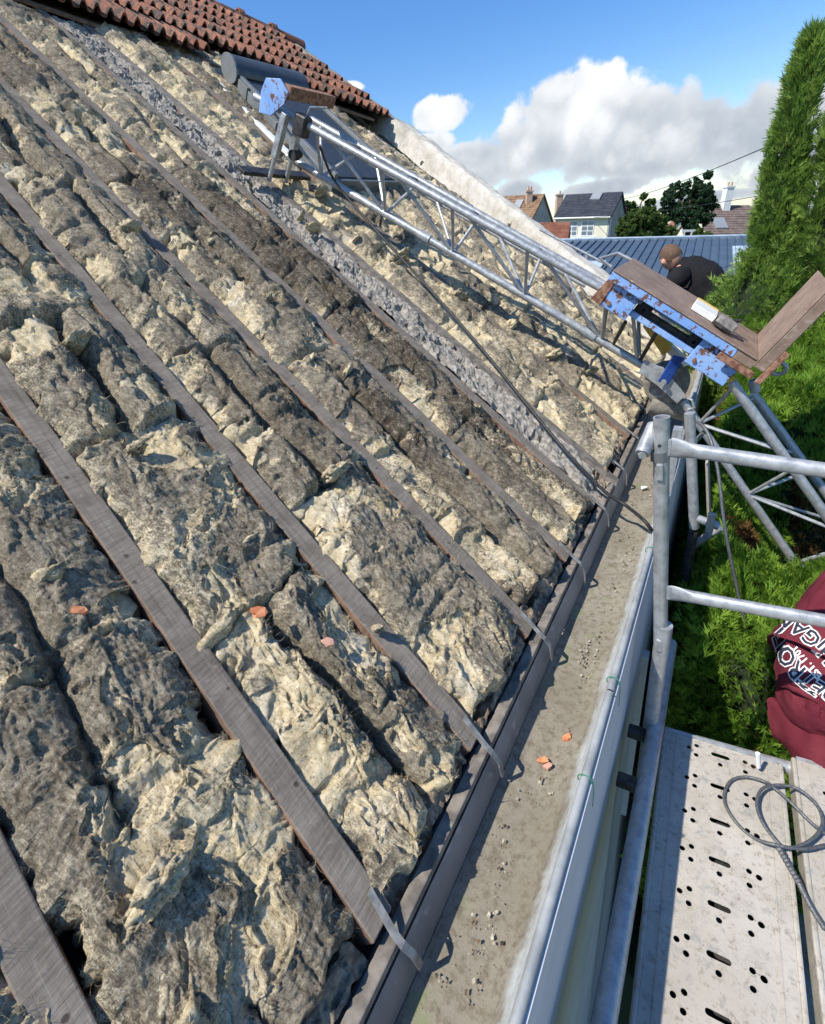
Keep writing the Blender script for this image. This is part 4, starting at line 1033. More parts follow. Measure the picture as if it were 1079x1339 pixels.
def plank_mesh(name, label, org, L, W, holes=True):
    """perforated steel plank: top sheet with real holes, folded sides"""
    o = empty(name, org, label, 'scaffold plank', 'steel planks of the scaffold deck')
    zt = .0; th = .05; dirY = V(-.035, 1, 0).normalized(); dirX = V(1, .035 + .16, 0).normalized() if False else V(1, .035, 0).normalized()
    bm = bmesh.new()
    hl = []
    pitch = .107; ny = int(L / pitch) + 1
    if holes:
        for i in range(ny):
            y = .035 + i * pitch
            hl.append(('slot', .5, y, .0245, .0066))
            hl.append(('hole', .50, y - .030, .0066, 0))
            hl.append(('hole', .30, y - .022, .0066, 0)); hl.append(('hole', .30, y + .012, .0066, 0)); hl.append(('hole', .235, y - .002, .0066, 0))
            hl.append(('hole', .70, y - .028, .0066, 0)); hl.append(('hole', .70, y + .006, .0066, 0)); hl.append(('hole', .765, y + .0, .0072, 0))
    # build the top as filled outlines through the 2D curve filler
    cu = bpy.data.curves.new('outline', 'CURVE'); cu.dimensions = '2D'; cu.fill_mode = 'BOTH'; cu.extrude = .0012; cu.resolution_u = 1
    def loop(pts):
        sp = cu.splines.new('POLY'); sp.points.add(len(pts) - 1); sp.use_cyclic_u = True
        for q, p in zip(sp.points, pts): q.co = (p[0], p[1], 0, 1)
    loop([(0.012, 0), (W - .012, 0), (W - .012, L), (.012, L)])
    for (kind, fx, y, r, r2) in hl:
        if y < .012 or y > L - .012: continue
        x = fx * W
        if kind == 'hole': loop([(x + r * math.cos(a), y + r * math.sin(a)) for a in np.linspace(0, 2 * PI, 13)[:-1]])
        else:
            pts = [(x + r - r2 + r2 * math.cos(a), y + r2 * math.sin(a)) for a in np.linspace(-PI / 2, PI / 2, 7)] + [(x - r + r2 + r2 * math.cos(a), y + r2 * math.sin(a)) for a in np.linspace(PI / 2, 1.5 * PI, 7)]
            loop(pts)
    ob = bpy.data.objects.new('tmp', cu); COL.objects.link(ob); dg = bpy.context.evaluated_depsgraph_get(); dg.update()
    me = bpy.data.meshes.new_from_object(ob.evaluated_get(dg)); bpy.data.objects.remove(ob)
    me.materials.clear(); me.materials.append(MAT['plank'])
    mm = Matrix.Identity(4)
    for i in range(3): mm[i][0] = dirX[i]; mm[i][1] = dirY[i]
    me.transform(mm); me.name = 'deck_sheet'
    d = bpy.data.objects.new('deck_sheet', me); link(d, o)
    O = Vector(org)
    for x0 in (.0, W - .012):
        mb = MB(); mb.obox(O + dirX * x0 + V(0, 0, -th), dirX * .012, dirY * L, V(0, 0, th + .004)); mb.build('side_rail', 'plank', o, bevel=.004)
    for x0 in (.12 * W, .86 * W):
        mb = MB(); mb.obox(O + dirX * x0 + V(0, 0, .0012), dirX * .004, dirY * (L - .01), V(0, 0, .002)); mb.build('pressed_rib', 'plank', o)
    mb = MB(); mb.obox(O + dirX * .012 + dirY * (L - .006) + V(0, 0, -.03), dirX * (W - .024), dirY * .012, V(0, 0, .034)); mb.build('end_bar', 'galv', o)
    # hollow underside closing plate, well below the holes
    mb = MB(); mb.obox(O + dirX * .012 + V(0, 0, -.05), dirX * (W - .024), dirY * (L - .01), V(0, 0, .004)); mb.build('underside', 'iron', o)
    return o
plank_mesh('scaffold_plank', 'perforated steel scaffold plank beside the wall, half shaded, holding the cable loop', (.082, -.75, -1.48), 2.0, .317)
plank_mesh('scaffold_plank', 'second scaffold plank at right edge of the picture, across a dark gap', (.422, -.75, -1.482), 2.05, .30)

def cable_coil():
    o = empty('cable_coil', (.3, .8, -1.475), 'loop of grey steel cable with sleeve lying on the perforated plank', 'cable')
    def zz(x, y, h): return atz(x, y, -1.48 + h)
    pts = [(1079, 1105, .02), (1050, 1110, .03), (1015, 1105, .035), (985, 1095, .012), (960, 1072, .008), (947, 1045, .008), (955, 1022, .01), (975, 1016, .012), (1000, 1022, .02), (1012, 1030, .03), (1035, 1050, .035), (1060, 1075, .03), (1079, 1090, .02)]
    def smooth(pts):
        P3 = [zz(*p) for p in pts]; out = []
        for i in range(len(P3) - 1):
            p0, p1, p2, p3 = P3[max(i - 1, 0)], P3[i], P3[i + 1], P3[min(i + 2, len(P3) - 1)]
            for k in range(7):
                t = k / 7; out.append(.5 * ((2 * p1) + (p2 - p0) * t + (2 * p0 - 5 * p1 + 4 * p2 - p3) * t * t + (3 * p1 - p0 - 3 * p2 + p3) * t ** 3))
        return out + [P3[-1]]
    mb = MB(); mb.path(smooth(pts), .0042, 9); auto_smooth(mb.build('strand', 'cable_grey', o), 70)
    pts = [(1020, 1105, .03), (1000, 1080, .03), (990, 1055, .03), (994, 1035, .032), (1010, 1027, .03), (1040, 1030, .03), (1066, 1050, .03), (1076, 1075, .03), (1065, 1095, .03), (1040, 1108, .03), (1020, 1106, .03)]
    mb = MB(); mb.path(smooth(pts), .0042, 9); auto_smooth(mb.build('strand', 'cable_grey', o), 70)
    a, b = zz(1018, 1108, .032), zz(1045, 1155, .03); n = 9
    mb = MB(); mb.path([a.lerp(b, k / (2 * n)) for k in range(2 * n + 1)], [.0062 + .0014 * (k % 2) for k in range(2 * n + 1)], 12); mb.build('sleeve', 'cable_grey', o)
    mb = MB(); mb.path(smooth([(1045, 1155, .03), (1060, 1185, .02), (1079, 1215, .02)]), .006, 9); mb.build('strand', 'cable_grey', o)
cable_coil()

# dark cord hanging past the hedge
def cords():
    p = [at(895, 545, 2.3), at(922, 560, 2.2), at(938, 610, 2.1), at(948, 690, 2.0), at(962, 760, 1.95), at(982, 850, 1.9), at(998, 930, 1.9), at(1008, 975, 1.9)]
    out = []
    for i in range(len(p) - 1):
        p0, p1, p2, p3 = p[max(i - 1, 0)], p[i], p[i + 1], p[min(i + 2, len(p) - 1)]
        for k in range(6):
            t = k / 6; out.append(.5 * ((2 * p1) + (p2 - p0) * t + (2 * p0 - 5 * p1 + 4 * p2 - p3) * t * t + (3 * p1 - p0 - 3 * p2 + p3) * t ** 3))
    mb = MB(); mb.path(out, .0065, 8); tag(auto_smooth(mb.build('hanging_cable', 'cable_grey'), 60), 'dark grey cable hanging from the hoist knee past the green hedge', 'cable')
cords()

# ================================================================== PEOPLE
def skinned(name, joints, edges, mat, parent, root, subdiv=2, disp=None):
    off = parent.location; keys = list(joints)
    me = bpy.data.meshes.new(name); me.from_pydata([tuple(Vector(joints[k][0]) - off) for k in keys], [(keys.index(a), keys.index(b)) for a, b in edges], []); me.update()
    o = bpy.data.objects.new(name, me); COL.objects.link(o)
    o.modifiers.new('skin', 'SKIN'); sv = me.skin_vertices[0].data if me.skin_vertices else None
    if sv is None:
        bpy.context.view_layer.objects.active = o; sv = me.skin_vertices[0].data
    for i, k in enumerate(keys):
        r = joints[k][1]; sv[i].radius = (r, r) if not isinstance(r, tuple) else r; sv[i].use_root = (k == root)
    sb = o.modifiers.new('sub', 'SUBSURF'); sb.levels = subdiv; sb.render_levels = subdiv
    dg = bpy.context.evaluated_depsgraph_get(); dg.update()
    m2 = bpy.data.meshes.new_from_object(o.evaluated_get(dg)); bpy.data.objects.remove(o)
    if disp:
        for v in m2.vertices:
            q = v.co * 9; v.co += v.normal * disp * (.6 * mnoise.noise(q) + .9 * (.5 - abs(mnoise.noise(q * 1.3 + Vector((5, 1, 2))))) + .35 * mnoise.noise(q * 3.1) + .55 * (.4 - abs(mnoise.noise(Vector((q.x * 2.2 + q.z, q.y * 2.6, q.z * 1.2))))))
    m2.name = name; m2.materials.clear(); m2.materials.append(MAT[mat]); m2.polygons.foreach_set('use_smooth', [True] * len(m2.polygons))
    r = bpy.data.objects.new(name, m2); link(r, parent)
    return r
def head(parent, c, face, up, r, hair_mat, name='head'):
    """cranium with brow, nose, ears, chin as one mesh; cropped hair cap as a child"""
    face = Vector(face).normalized(); up = Vector(up); up = (up - face * up.dot(face)).normalized(); sd = up.cross(face)
    off = parent.location; bm = bmesh.new(); bmesh.ops.create_icosphere(bm, subdivisions=5, radius=1)
    for v in bm.verts:
        n = v.co.copy(); x, y, z = n.x, n.y, n.z            # x side, y face, z up
        k = 1.0
        fx = math.exp(-((x) / .14) ** 2 - ((z + .12) / .2) ** 2) * (y > 0) * .2                # nose
        eye = math.exp(-((abs(x) - .34) / .16) ** 2 - ((z - .05) / .12) ** 2) * (y > 0) * -.07
        brow = math.exp(-((z - .22) / .1) ** 2) * (y > .3) * .035
        mouth = math.exp(-((x) / .25) ** 2 - ((z + .5) / .05) ** 2) * (y > 0) * -.05
        ear = math.exp(-((y + .05) / .13) ** 2 - ((z + .02) / .22) ** 2) * (abs(x) > .8) * .34
        k += fx + eye + brow + mouth + ear
        sx = .78 - .16 * max(0, -z) ** 1.5; sy = .98 - .1 * max(0, -z); sz = 1.12
        v.co = Vector((x * k * sx * r, (y * k * sy + .06 * max(0, -z)) * r, z * (1 + brow) * sz * r))
    me = bpy.data.meshes.new(name); M3 = Matrix((sd, face, up)).transposed()
    hair = [];
    bm.verts.ensure_lookup_table()
    for v in bm.verts: v.co = M3 @ v.co + Vector(c) - off
    bm.to_mesh(me); me.materials.append(MAT['skin']); me.polygons.foreach_set('use_smooth', [True] * len(me.polygons))
    o = bpy.data.objects.new(name, me); link(o, parent)
    kill = []
    inv = M3.transposed()
    for v in bm.verts:
        q = inv @ (v.co + off - Vector(c)); z = q.z / (1.12 * r); y = q.y / r; x = q.x / r
        keep = (z > .42 and y > 0) or (y <= .05 and z > -.32 - .1 * y and not (abs(x) > .76 and z < .25))
        if not keep: kill.append(v)
        else: v.co += (v.co + off - Vector(c)).normalized() * r * (.045 + .02 * mnoise.noise(v.co * 90))
    bmesh.ops.delete(bm, geom=kill, context='VERTS'); m2 = bpy.data.meshes.new('hair'); bm.to_mesh(m2); bm.free(); m2.materials.append(MAT[hair_mat])
    m2.polygons.foreach_set('use_smooth', [True] * len(m2.polygons))
    link(bpy.data.objects.new('hair', m2), o)
    return o
def hand(parent, wrist, d, palm_n, s, mat='skin'):
    d = Vector(d).normalized(); palm_n = Vector(palm_n); palm_n = (palm_n - d * palm_n.dot(d)).normalized(); w = d.cross(palm_n)
    J = {'w': (wrist, .026 * s), 'p': (Vector(wrist) + d * .05 * s, (.034 * s, .016 * s)), 'k': (Vector(wrist) + d * .085 * s, (.036 * s, .014 * s))}
    ed = [('w', 'p'), ('p', 'k')]
    for i, (o_, l) in enumerate(((-.027, .06), (-.009, .072), (.009, .068), (.027, .052))):
        b = Vector(wrist) + d * .09 * s + w * o_ * s
        J['f%d' % i] = (b, .0085 * s); J['g%d' % i] = (b + d * l * .5 * s - palm_n * .008 * s, .008 * s); J['h%d' % i] = (b + d * l * .85 * s - palm_n * .03 * s, .0065 * s)
        ed += [('k', 'f%d' % i), ('f%d' % i, 'g%d' % i), ('g%d' % i, 'h%d' % i)]
    b = Vector(wrist) + d * .035 * s - w * .03 * s
    J['t0'] = (b, .011 * s); J['t1'] = (b + d * .03 * s - w * .025 * s, .0095 * s); J['t2'] = (b + d * .055 * s - w * .028 * s - palm_n * .012 * s, .0075 * s)
    ed += [('p', 't0'), ('t0', 't1'), ('t1', 't2')]
    return skinned('hand', J, ed, mat, parent, 'p', 2)

def man_black():
    Y = 5.2
    p = empty('person', (-.1, Y, -1.62), 'bent over person with cropped brown hair in black t-shirt behind the hoist carriage', 'person')
    pel = at(946, 408, Y); chest = at(903, 362, Y); wst = at(926, 384, Y); nk = at(886, 347, Y); hd = at(878, 337, Y)
    fwd = V(-.9, -.25, -.35)
    sl = at(888, 362, Y - .16); sr = at(896, 350, Y + .14); el = at(873, 385, Y - .22); er = at(878, 385, Y + .16); hl = at(858, 405, Y - .2); hr = at(862, 405, Y + .1)
    J = {'pel': (pel, .125), 'w': (wst, .12), 'c': (chest, .125), 'n': (nk, .055), 'h0': (hd + V(0, 0, -.02), .06),
         'sl': (sl, .055), 'el': (el, .043), 'hl': (hl, .03), 'sr': (sr, .055), 'er': (er, .043), 'hr': (hr, .03)}
    kl = V(-.17, Y - .09, -1.2); kr = V(-.17, Y + .09, -1.2); al = V(-.06, Y - .1, -1.57); ar = V(-.06, Y + .1, -1.57)
    J.update({'hipl': (pel + V(0, -.09, -.06), .09), 'kl': (kl, .06), 'al': (al, .042), 'tl': (al + V(-.15, 0, -.015), .035), 'hipr': (pel + V(0, .09, -.06), .09), 'kr': (kr, .06), 'ar': (ar, .042), 'tr': (ar + V(-.15, 0, -.015), .035)})
    ed = [('pel', 'w'), ('w', 'c'), ('c', 'n'), ('n', 'h0'), ('c', 'sl'), ('sl', 'el'), ('el', 'hl'), ('c', 'sr'), ('sr', 'er'), ('er', 'hr'), ('pel', 'hipl'), ('hipl', 'kl'), ('kl', 'al'), ('al', 'tl'), ('pel', 'hipr'), ('hipr', 'kr'), ('kr', 'ar'), ('ar', 'tr')]
    skinned('body', J, ed, 'skin', p, 'pel')
    ctr = [(884, 344, .055), (889, 350, .10), (898, 357, .145), (912, 369, .178), (927, 388, .186), (940, 412, .178), (949, 438, .165), (952, 460, .15)]
    pts = []; rad = []
    for a_ in range(len(ctr) - 1):
        for q_ in range(5):
            f_ = q_ / 5; pts.append(at(ctr[a_][0] * (1 - f_) + ctr[a_ + 1][0] * f_, ctr[a_][1] * (1 - f_) + ctr[a_ + 1][1] * f_, Y)); rad.append(ctr[a_][2] * (1 - f_) + ctr[a_ + 1][2] * f_)
    mb = MB(); mb.path(pts, rad, 40)
    for (s_, e_) in ((sl, el), (sr, er)):
        mb.path([s_.lerp(chest, .5), s_, s_.lerp(e_, .3), s_.lerp(e_, .6)], [.08, .088, .075, .068], 18)
    sh_ = mb.build('t_shirt', 'black', p, smooth=True)
    for v in sh_.data.vertices:
        q = v.co * 8; n_ = v.normal; v.co += n_ * .012 * (mnoise.noise(q) + 1.2 * (.35 - abs(mnoise.noise(q * 1.6))) + .5 * mnoise.noise(q * 3.5))
    T = {'pel': (pel, .14), 'hipl': (pel + V(0, -.09, -.06), .105), 'kl': (kl, .08), 'al': (al + V(0, 0, .05), .065), 'hipr': (pel + V(0, .09, -.06), .105), 'kr': (kr, .08), 'ar': (ar + V(0, 0, .05), .065)}
    skinned('trousers', T, [('pel', 'hipl'), ('hipl', 'kl'), ('kl', 'al'), ('pel', 'hipr'), ('hipr', 'kr'), ('kr', 'ar')], 'denim', p, 'pel', 2, .006)
    head(p, hd, (-.5, .72, -.48), (-.5, .1, .85), .098, 'hair')
    hand(p, hl, hl - el, (0, 0, 1), 1.0); hand(p, hr, hr - er, (0, 0, 1), 1.0)
    mb = MB(); mb.box(-.9, .25, Y - .3, Y + .3, -1.66, -1.622); o = mb.build('scaffold_platform', 'plank', None, bevel=.004); tag(o, 'scaffold platform at the house corner under the person in black', 'scaffold plank')
man_black()

def hoodie():
    p = empty('person', (.75, 1.75, -2.9), 'crouching person in maroon hoodie with white college lettering at the right edge', 'person')
    hip = at(1165, 770, 1.75); wst = at(1118, 822, 1.62); ch = at(1078, 878, 1.5); nk = at(1058, 918, 1.42); hood = at(1040, 912, 1.40)
    sl = at(1052, 858, 1.5); el = at(1058, 905, 1.62); hl = at(1100, 960, 1.6); sr = at(1092, 948, 1.42); er = at(1066, 990, 1.36); hr = at(1110, 1028, 1.36)
    J = {'hip': (hip, .16), 'w': (wst, .165), 'c': (ch, .155), 'n': (nk, .12), 'hd': (hood, .085), 'sl': (sl, .1), 'el': (el, .085), 'hl': (hl, .05), 'sr': (sr, .11), 'er': (er, .085), 'hr': (hr, .05)}
    ho = skinned('hoodie', J, [('hip', 'w'), ('w', 'c'), ('c', 'n'), ('n', 'hd'), ('c', 'sl'), ('sl', 'el'), ('el', 'hl'), ('c', 'sr'), ('sr', 'er'), ('er', 'hr')], 'maroon', p, 'w', 4, .016)
    # body under the hoodie
    kl = V(hip.x + .12, hip.y - .12, -1.75); kr = V(hip.x + .12, hip.y + .12, -1.75); al = V(.86, 1.45, -2.83); ar = V(.88, 1.75, -2.83)
    B = {'hip': (hip, .12), 'w': (wst, .11), 'c': (ch, .09), 'n': (nk, .05), 'hd': (at(1070, 935, 1.46), .05), 'hl': (hip + V(0, -.09, -.06), .09), 'kl': (kl, .06), 'al': (al, .042), 'tl': (al + V(-.16, 0, -.02), .036), 'hr': (hip + V(0, .09, -.06), .09), 'kr': (kr, .06), 'ar': (ar, .042), 'tr': (ar + V(-.16, 0, -.02), .036)}
    bd = skinned('body', B, [('hip', 'w'), ('w', 'c'), ('c', 'n'), ('n', 'hd'), ('hip', 'hl'), ('hl', 'kl'), ('kl', 'al'), ('al', 'tl'), ('hip', 'hr'), ('hr', 'kr'), ('kr', 'ar'), ('ar', 'tr')], 'denim', p, 'hip')
    for (wr, e_) in ((hl, el), (hr, er)): hand(p, wr, wr - e_, (0, 0, 1), .95)
    mb = MB(); mb.box(.5, 1.3, 1.25, 1.9, -2.92, -2.88); o = mb.build('scaffold_platform', 'plank', None, bevel=.004); tag(o, 'lower scaffold platform under the person in the maroon hoodie', 'scaffold plank')
    # lettering laid on the cloth
    from mathutils.bvhtree import BVHTree
    bvh = BVHTree.FromPolygons([v.co + p.location for v in ho.data.vertices], [tuple(q.vertices) for q in ho.data.polygons])
    rt = Vector((-.66, -.75)); upv = Vector((-.75, .66))
    def lay(txt, org, size, arch, mat, offs, lift, name):
        cu = bpy.data.curves.new('t', 'FONT'); cu.body = txt; cu.align_x = 'CENTER'; cu.size = size; cu.offset = offs; cu.resolution_u = 2; cu.space_character = 1.0
        ob = bpy.data.objects.new('t', cu); COL.objects.link(ob); dg = bpy.context.evaluated_depsgraph_get(); dg.update()
        me = bpy.data.meshes.new_from_object(ob.evaluated_get(dg)); bpy.data.objects.remove(ob)
        bm = bmesh.new(); bm.from_mesh(me); bmesh.ops.triangulate(bm, faces=bm.faces)
        bmesh.ops.subdivide_edges(bm, edges=bm.edges, cuts=2, use_grid_fill=True)
        dead = []
        for v in bm.verts:
            x, y = v.co.x, v.co.y - arch * (v.co.x / 40) ** 2
            px = Vector(org) + rt * x + upv * y; d = Vector(ray(px.x, px.y)); hit = bvh.ray_cast(Vector((0, 0, 0)), d)
            if hit[0] is None: dead.append(v); continue
            n = hit[1] if hit[1].dot(d) < 0 else -hit[1]
            v.co = hit[0] + n * lift - p.location
        bmesh.ops.delete(bm, geom=dead, context='VERTS'); bm.to_mesh(me); bm.free(); me.name = name; me.materials.clear(); me.materials.append(MAT[mat])
        o = bpy.data.objects.new(name, me); link(o, ho)
    for (t, org, size, arch) in (('DETROIT', (1052, 872), 31, 7), ('MICHIGAN', (1082, 842), 29, -5)):
        lay(t, org, size, arch, 'print', 2.0, .003, 'lettering_outline'); lay(t, org, size, arch, 'navy', .35, .0045, 'lettering')
    lay('EST. 1701', (1058, 864), 13, 1, 'print', .5, .003, 'lettering')
hoodie()

# ================================================================== CONIFERS
def sprays(name, base, dirs, length, mat, parent, rs, width=.15, nl=5):
    """flat fronds: each a few slender leaf blades fanned about its direction"""
    n = len(base); tg = np.cross(dirs, rs.randn(n, 3)); tg /= np.linalg.norm(tg, axis=1)[:, None] + 1e-9
    out = []; tint = np.clip(.5 + .45 * fbm(base[:, 0] * 9 + base[:, 2] * 4, base[:, 1] * 9 + base[:, 2] * 5, 3, 200) + .25 * rs.randn(n), 0, 1); ti = []
    for k in range(nl):
        a = (k - (nl - 1) / 2) * .3; st = base + dirs * length[:, None] * (.12 * abs(k - (nl - 1) / 2))
        dd = dirs * math.cos(a) + tg * math.sin(a); nn = np.cross(dd, np.cross(dirs, tg)); sdv = np.cross(dd, np.cross(dirs, tg)); sdv = sdv / (np.linalg.norm(sdv, axis=1)[:, None] + 1e-9)
        Lk = length * (1 - .16 * abs(k - (nl - 1) / 2)) * (.8 + .4 * rs.rand(n)); w = Lk * width * .35
        tip = st + dd * Lk[:, None]; mid = st + dd * Lk[:, None] * .45 + rs.randn(n, 3) * (length * .04)[:, None]
        out.append(np.stack([st, mid - sdv * w[:, None], tip, mid + sdv * w[:, None]], 1)); ti.append(np.clip(tint + .15 * rs.randn(n), 0, 1))
    return soup(name, np.concatenate(out), 4, mat, parent, np.concatenate(ti))
def conifer(label, x, y, ztop, zbase, rad, n, size, seed, mat='cypress', zmin=-2.6, skirt=.3):
    rs = np.random.RandomState(seed); t = empty('cypress_tree', (x, y, zbase), label, 'tree', 'conifers along the garden edge')
    H = ztop - zbase
    def rr(z):
        q = np.clip((ztop - z), 0, None); return rad * (1 - np.exp(-q * 2.8)) + skirt * sst(q, 1.0, 1.55) + .3 * np.clip(q - 1.5, 0, 1) + .006
    nc = int(n / 34); zc = ztop - (ztop - zmin) * rs.rand(nc) ** .8; ac = rs.rand(nc) * 2 * PI; pk = rs.randint(0, nc, n)
    z = zc[pk] + .05 * rs.randn(n) * (1 + .4 * (ztop - zc[pk])); a = ac[pk] + .05 / (.12 + rr(zc[pk])) * rs.randn(n); z = np.minimum(z, ztop - .01)
    pushc = (.72 + .42 * rs.rand(nc))[pk]; dc = (rs.randn(nc, 3) * .28)[pk]
    lump = 1 + .3 * fbm(a * 1.6 + 10, z * 3.6, 3, seed) + .28 * fbm(a * 4, z * 7, 2, seed + 4)
    q = rs.rand(n) ** .35; r = rr(z) * lump * (.62 + .38 * q) * pushc
    out = np.stack([np.cos(a), np.sin(a), np.zeros(n)], 1)
    base = np.stack([x + np.cos(a) * r, y + np.sin(a) * r, z], 1)
    d = out * .55 + np.array([0, 0, 1.0]) * (.75 + .3 * rs.rand(n))[:, None] + rs.randn(n, 3) * .2 + dc; d /= np.linalg.norm(d, axis=1)[:, None]
    L = size * (.6 + .8 * rs.rand(n)) * (1 + .5 * np.exp(-(ztop - z) * 4))
    sprays('crown', base, d, L, mat, t, rs)
    mb = MB(); zz = np.linspace(zmin - .3, ztop - .12, 18); vs = []; m_ = 18
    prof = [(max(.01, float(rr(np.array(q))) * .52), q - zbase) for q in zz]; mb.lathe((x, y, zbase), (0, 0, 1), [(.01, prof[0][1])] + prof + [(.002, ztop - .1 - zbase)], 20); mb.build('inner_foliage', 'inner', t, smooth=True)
    mb = MB(); mb.path([(x, y, zbase), (x, y, zmin - .1)], [.09, .05], 10); mb.build('trunk', 'bark', t)
    return t
conifer('slim pointed cypress with the highest tip, just right of the far houses', .165, 4.45, .71, -4.6, .12, 24000, .055, 1)
conifer('tall cypress right beside the slimmest one, cut by the picture edge', .43, 4.4, .52, -4.6, .2, 20000, .055, 2)
conifer('bushy cypress behind the brown upright of the hoist carriage', .84, 4.1, .3, -4.6, .34, 16000, .055, 3)

def hedge():
    rs = np.random.RandomState(77); t = empty('thuja_hedge', (1.0, 3.0, -4.6), 'bright green thuja hedge beside the scaffold below the hoist, striped with shadows', 'hedge')
    def top(X, Y):
        z_ = -1.52 + .29 * (Y - 1.6) + .10 * X + .15 * fbm(X * 1.5 + 3, Y * 1.2, 3, 31) + .05 * fbm(X * 5, Y * 5, 2, 35) - .9 * sst(-X, -.14, .06) - .5 * sst(-Y, -1.85, -1.6)
        gap = sst(Y, 2.15, 2.4) * (1 - sst(Y, 2.95, 3.2)); lz = -.98 - 1.28 * (X + .14) - .06
        return np.where(lz < z_, z_ + (np.maximum(lz, -2.6) - z_) * gap, z_)
    n = 70000
    nc = 2600; Xc = -.02 + 1.75 * rs.rand(nc) ** 1.3; Yc = 1.62 + rs.rand(nc) ** 1.15 * 3.1; pk = rs.randint(0, nc, n)
    X = Xc[pk] + .022 * rs.randn(n); Y = Yc[pk] + .022 * rs.randn(n); lift = (.11 * rs.rand(nc) ** 1.4)[pk]
    z = top(X, Y) - lift - .05 * rs.rand(n); dc = (rs.randn(nc, 3) * .28)[pk]
    base = np.stack([X, Y, z], 1)
    d = np.array([-.18, -.30, .85])[None] + rs.randn(n, 3) * .2 + dc; d /= np.linalg.norm(d, axis=1)[:, None]
    L = (.035 + .035 * rs.rand(n)) * (.75 + .16 * Y)
    br = (fbm(X * 2.6 + 5, Y * 2.2, 3, 91) > .68)
    sprays('foliage', base[~br], d[~br], L[~br], 'thuja', t, rs)
    if br.sum() > 5: sprays('dead_foliage', base[br], d[br], L[br], 'brown_leaf', t, rs)
    m_ = 9000; Ys = 1.65 + rs.rand(m_) * 2.6; zs = -3.4 + rs.rand(m_) * 1.9; Xs = .02 + .08 * rs.rand(m_) + .05 * fbm(Ys * 3, zs * 3, 2, 7)
    m2 = 7000; Xf = .05 + rs.rand(m2) * 1.5; zf = -3.4 + rs.rand(m2) * 1.6; Yf = 1.66 + .08 * rs.rand(m2) + .05 * fbm(Xf * 3, zf * 3, 2, 9)
    b2 = np.concatenate([np.stack([Xs, Ys, zs], 1), np.stack([Xf, Yf, zf], 1)]); d2 = np.array([-.3, -.3, .8])[None] + rs.randn(len(b2), 3) * .35; d2 /= np.linalg.norm(d2, axis=1)[:, None]
    sprays('side_foliage', b2, d2, .05 + .03 * rs.rand(len(b2)), 'thuja', t, rs)
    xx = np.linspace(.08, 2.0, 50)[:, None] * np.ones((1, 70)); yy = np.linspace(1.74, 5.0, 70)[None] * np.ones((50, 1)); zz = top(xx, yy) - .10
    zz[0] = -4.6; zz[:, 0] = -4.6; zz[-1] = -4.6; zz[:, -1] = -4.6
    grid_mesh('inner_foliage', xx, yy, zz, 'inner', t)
    for i in range(6):
        y = 1.9 + i * .5; mb = MB(); mb.path([(.75, y, -4.6), (.75, y, -1.9)], [.05, .03], 8); mb.build('trunk', 'bark', t)
hedge()

# ================================================================== BACKGROUND
BR = Vector(CAM[:, 0]); BU = Vector(-CAM[:, 1]); BF = Vector(CAM[:, 2])
hr_ = Vector((BR.x, BR.y, 0)).normalized()
BGX = (hr_ + V(0, 0, -.115)).normalized()                     # sideways line of the sloping street behind
BGZ = V(0, 0, 1); BGZ = (BGZ - BGX * BGZ.dot(BGX) * .6).normalized()
BGY = BGZ.cross(BGX).normalized()                             # away from the camera

def metal_roof():
    b = empty('metal_roof_building', atd(850, 400, 17), 'long low building with slate blue standing seam metal roof in front of the houses', 'building')
    dv = Vector(ray(950, 150)); dep = 19.0; L = 7.2
    n = 30; a = atd(700, 317.5, dep); c = atd(1000, 310.5, dep); ridge_ = [a.lerp(c, i / n) for i in range(n + 1)]
    nrm = (c - a).cross(dv).normalized()
    if nrm.z < 0: nrm = -nrm
    for i in range(n):
        p, q = ridge_[i], ridge_[i + 1]; e = (q - p)
        mb = MB(); mb.obox(p - dv * L + e * .03, e * .94, dv * L, nrm * .02); mb.build('roof_panel', 'metal_roof', b)
        mb = MB(); mb.obox(p - dv * L - e * .03, e * .06, dv * L, nrm * .07); mb.build('seam', 'metal_roof', b)
    mb = MB(); mb.bar(a + nrm * .06, c + nrm * .06, .22, .10, nrm); mb.build('ridge_cap', 'poly', b)
    # translucent sheet near the right end
    s0 = .855; p = a.lerp(c, s0) - dv * 6.6 + nrm * .04; mb = MB(); mb.obox(p, (c - a) * .072, dv * 4.6, nrm * .03); mb.build('rooflight', 'poly', b)
    p = a.lerp(c, .30) - dv * 6.4 + nrm * .04; mb = MB(); mb.obox(p, (c - a) * .085, dv * 2.4, nrm * .03); mb.build('rooflight', 'poly', b)
    p = atd(767, 351, 14.5); mb = MB(); mb.path([p, p + V(0, 0, .38)], .055, 10); mb.build('vent_pipe', 'galv', b)
    mb = MB(); mb.path([p + V(0, 0, .38), p + V(0, 0, .44)], .075, 10); mb.build('vent_cap', 'galv', b)
    e0 = a - dv * L; e1 = c - dv * L
    mb = MB(); mb.bar(e0 - nrm * .05, e1 - nrm * .05, .14, .12, nrm); mb.build('eaves_gutter', 'white', b)
    mb = MB(); w0 = e0 + dv * .3; w1 = e1 + dv * .3; mb.hexa([V(w0.x, w0.y, -4.6), V(w1.x, w1.y, -4.6), V(c.x, c.y, -4.6), V(a.x, a.y, -4.6), w0 - nrm * .03, w1 - nrm * .03, c - nrm * .03, a - nrm * .03]); mb.build('wall', 'grey_wall', b)
metal_roof()

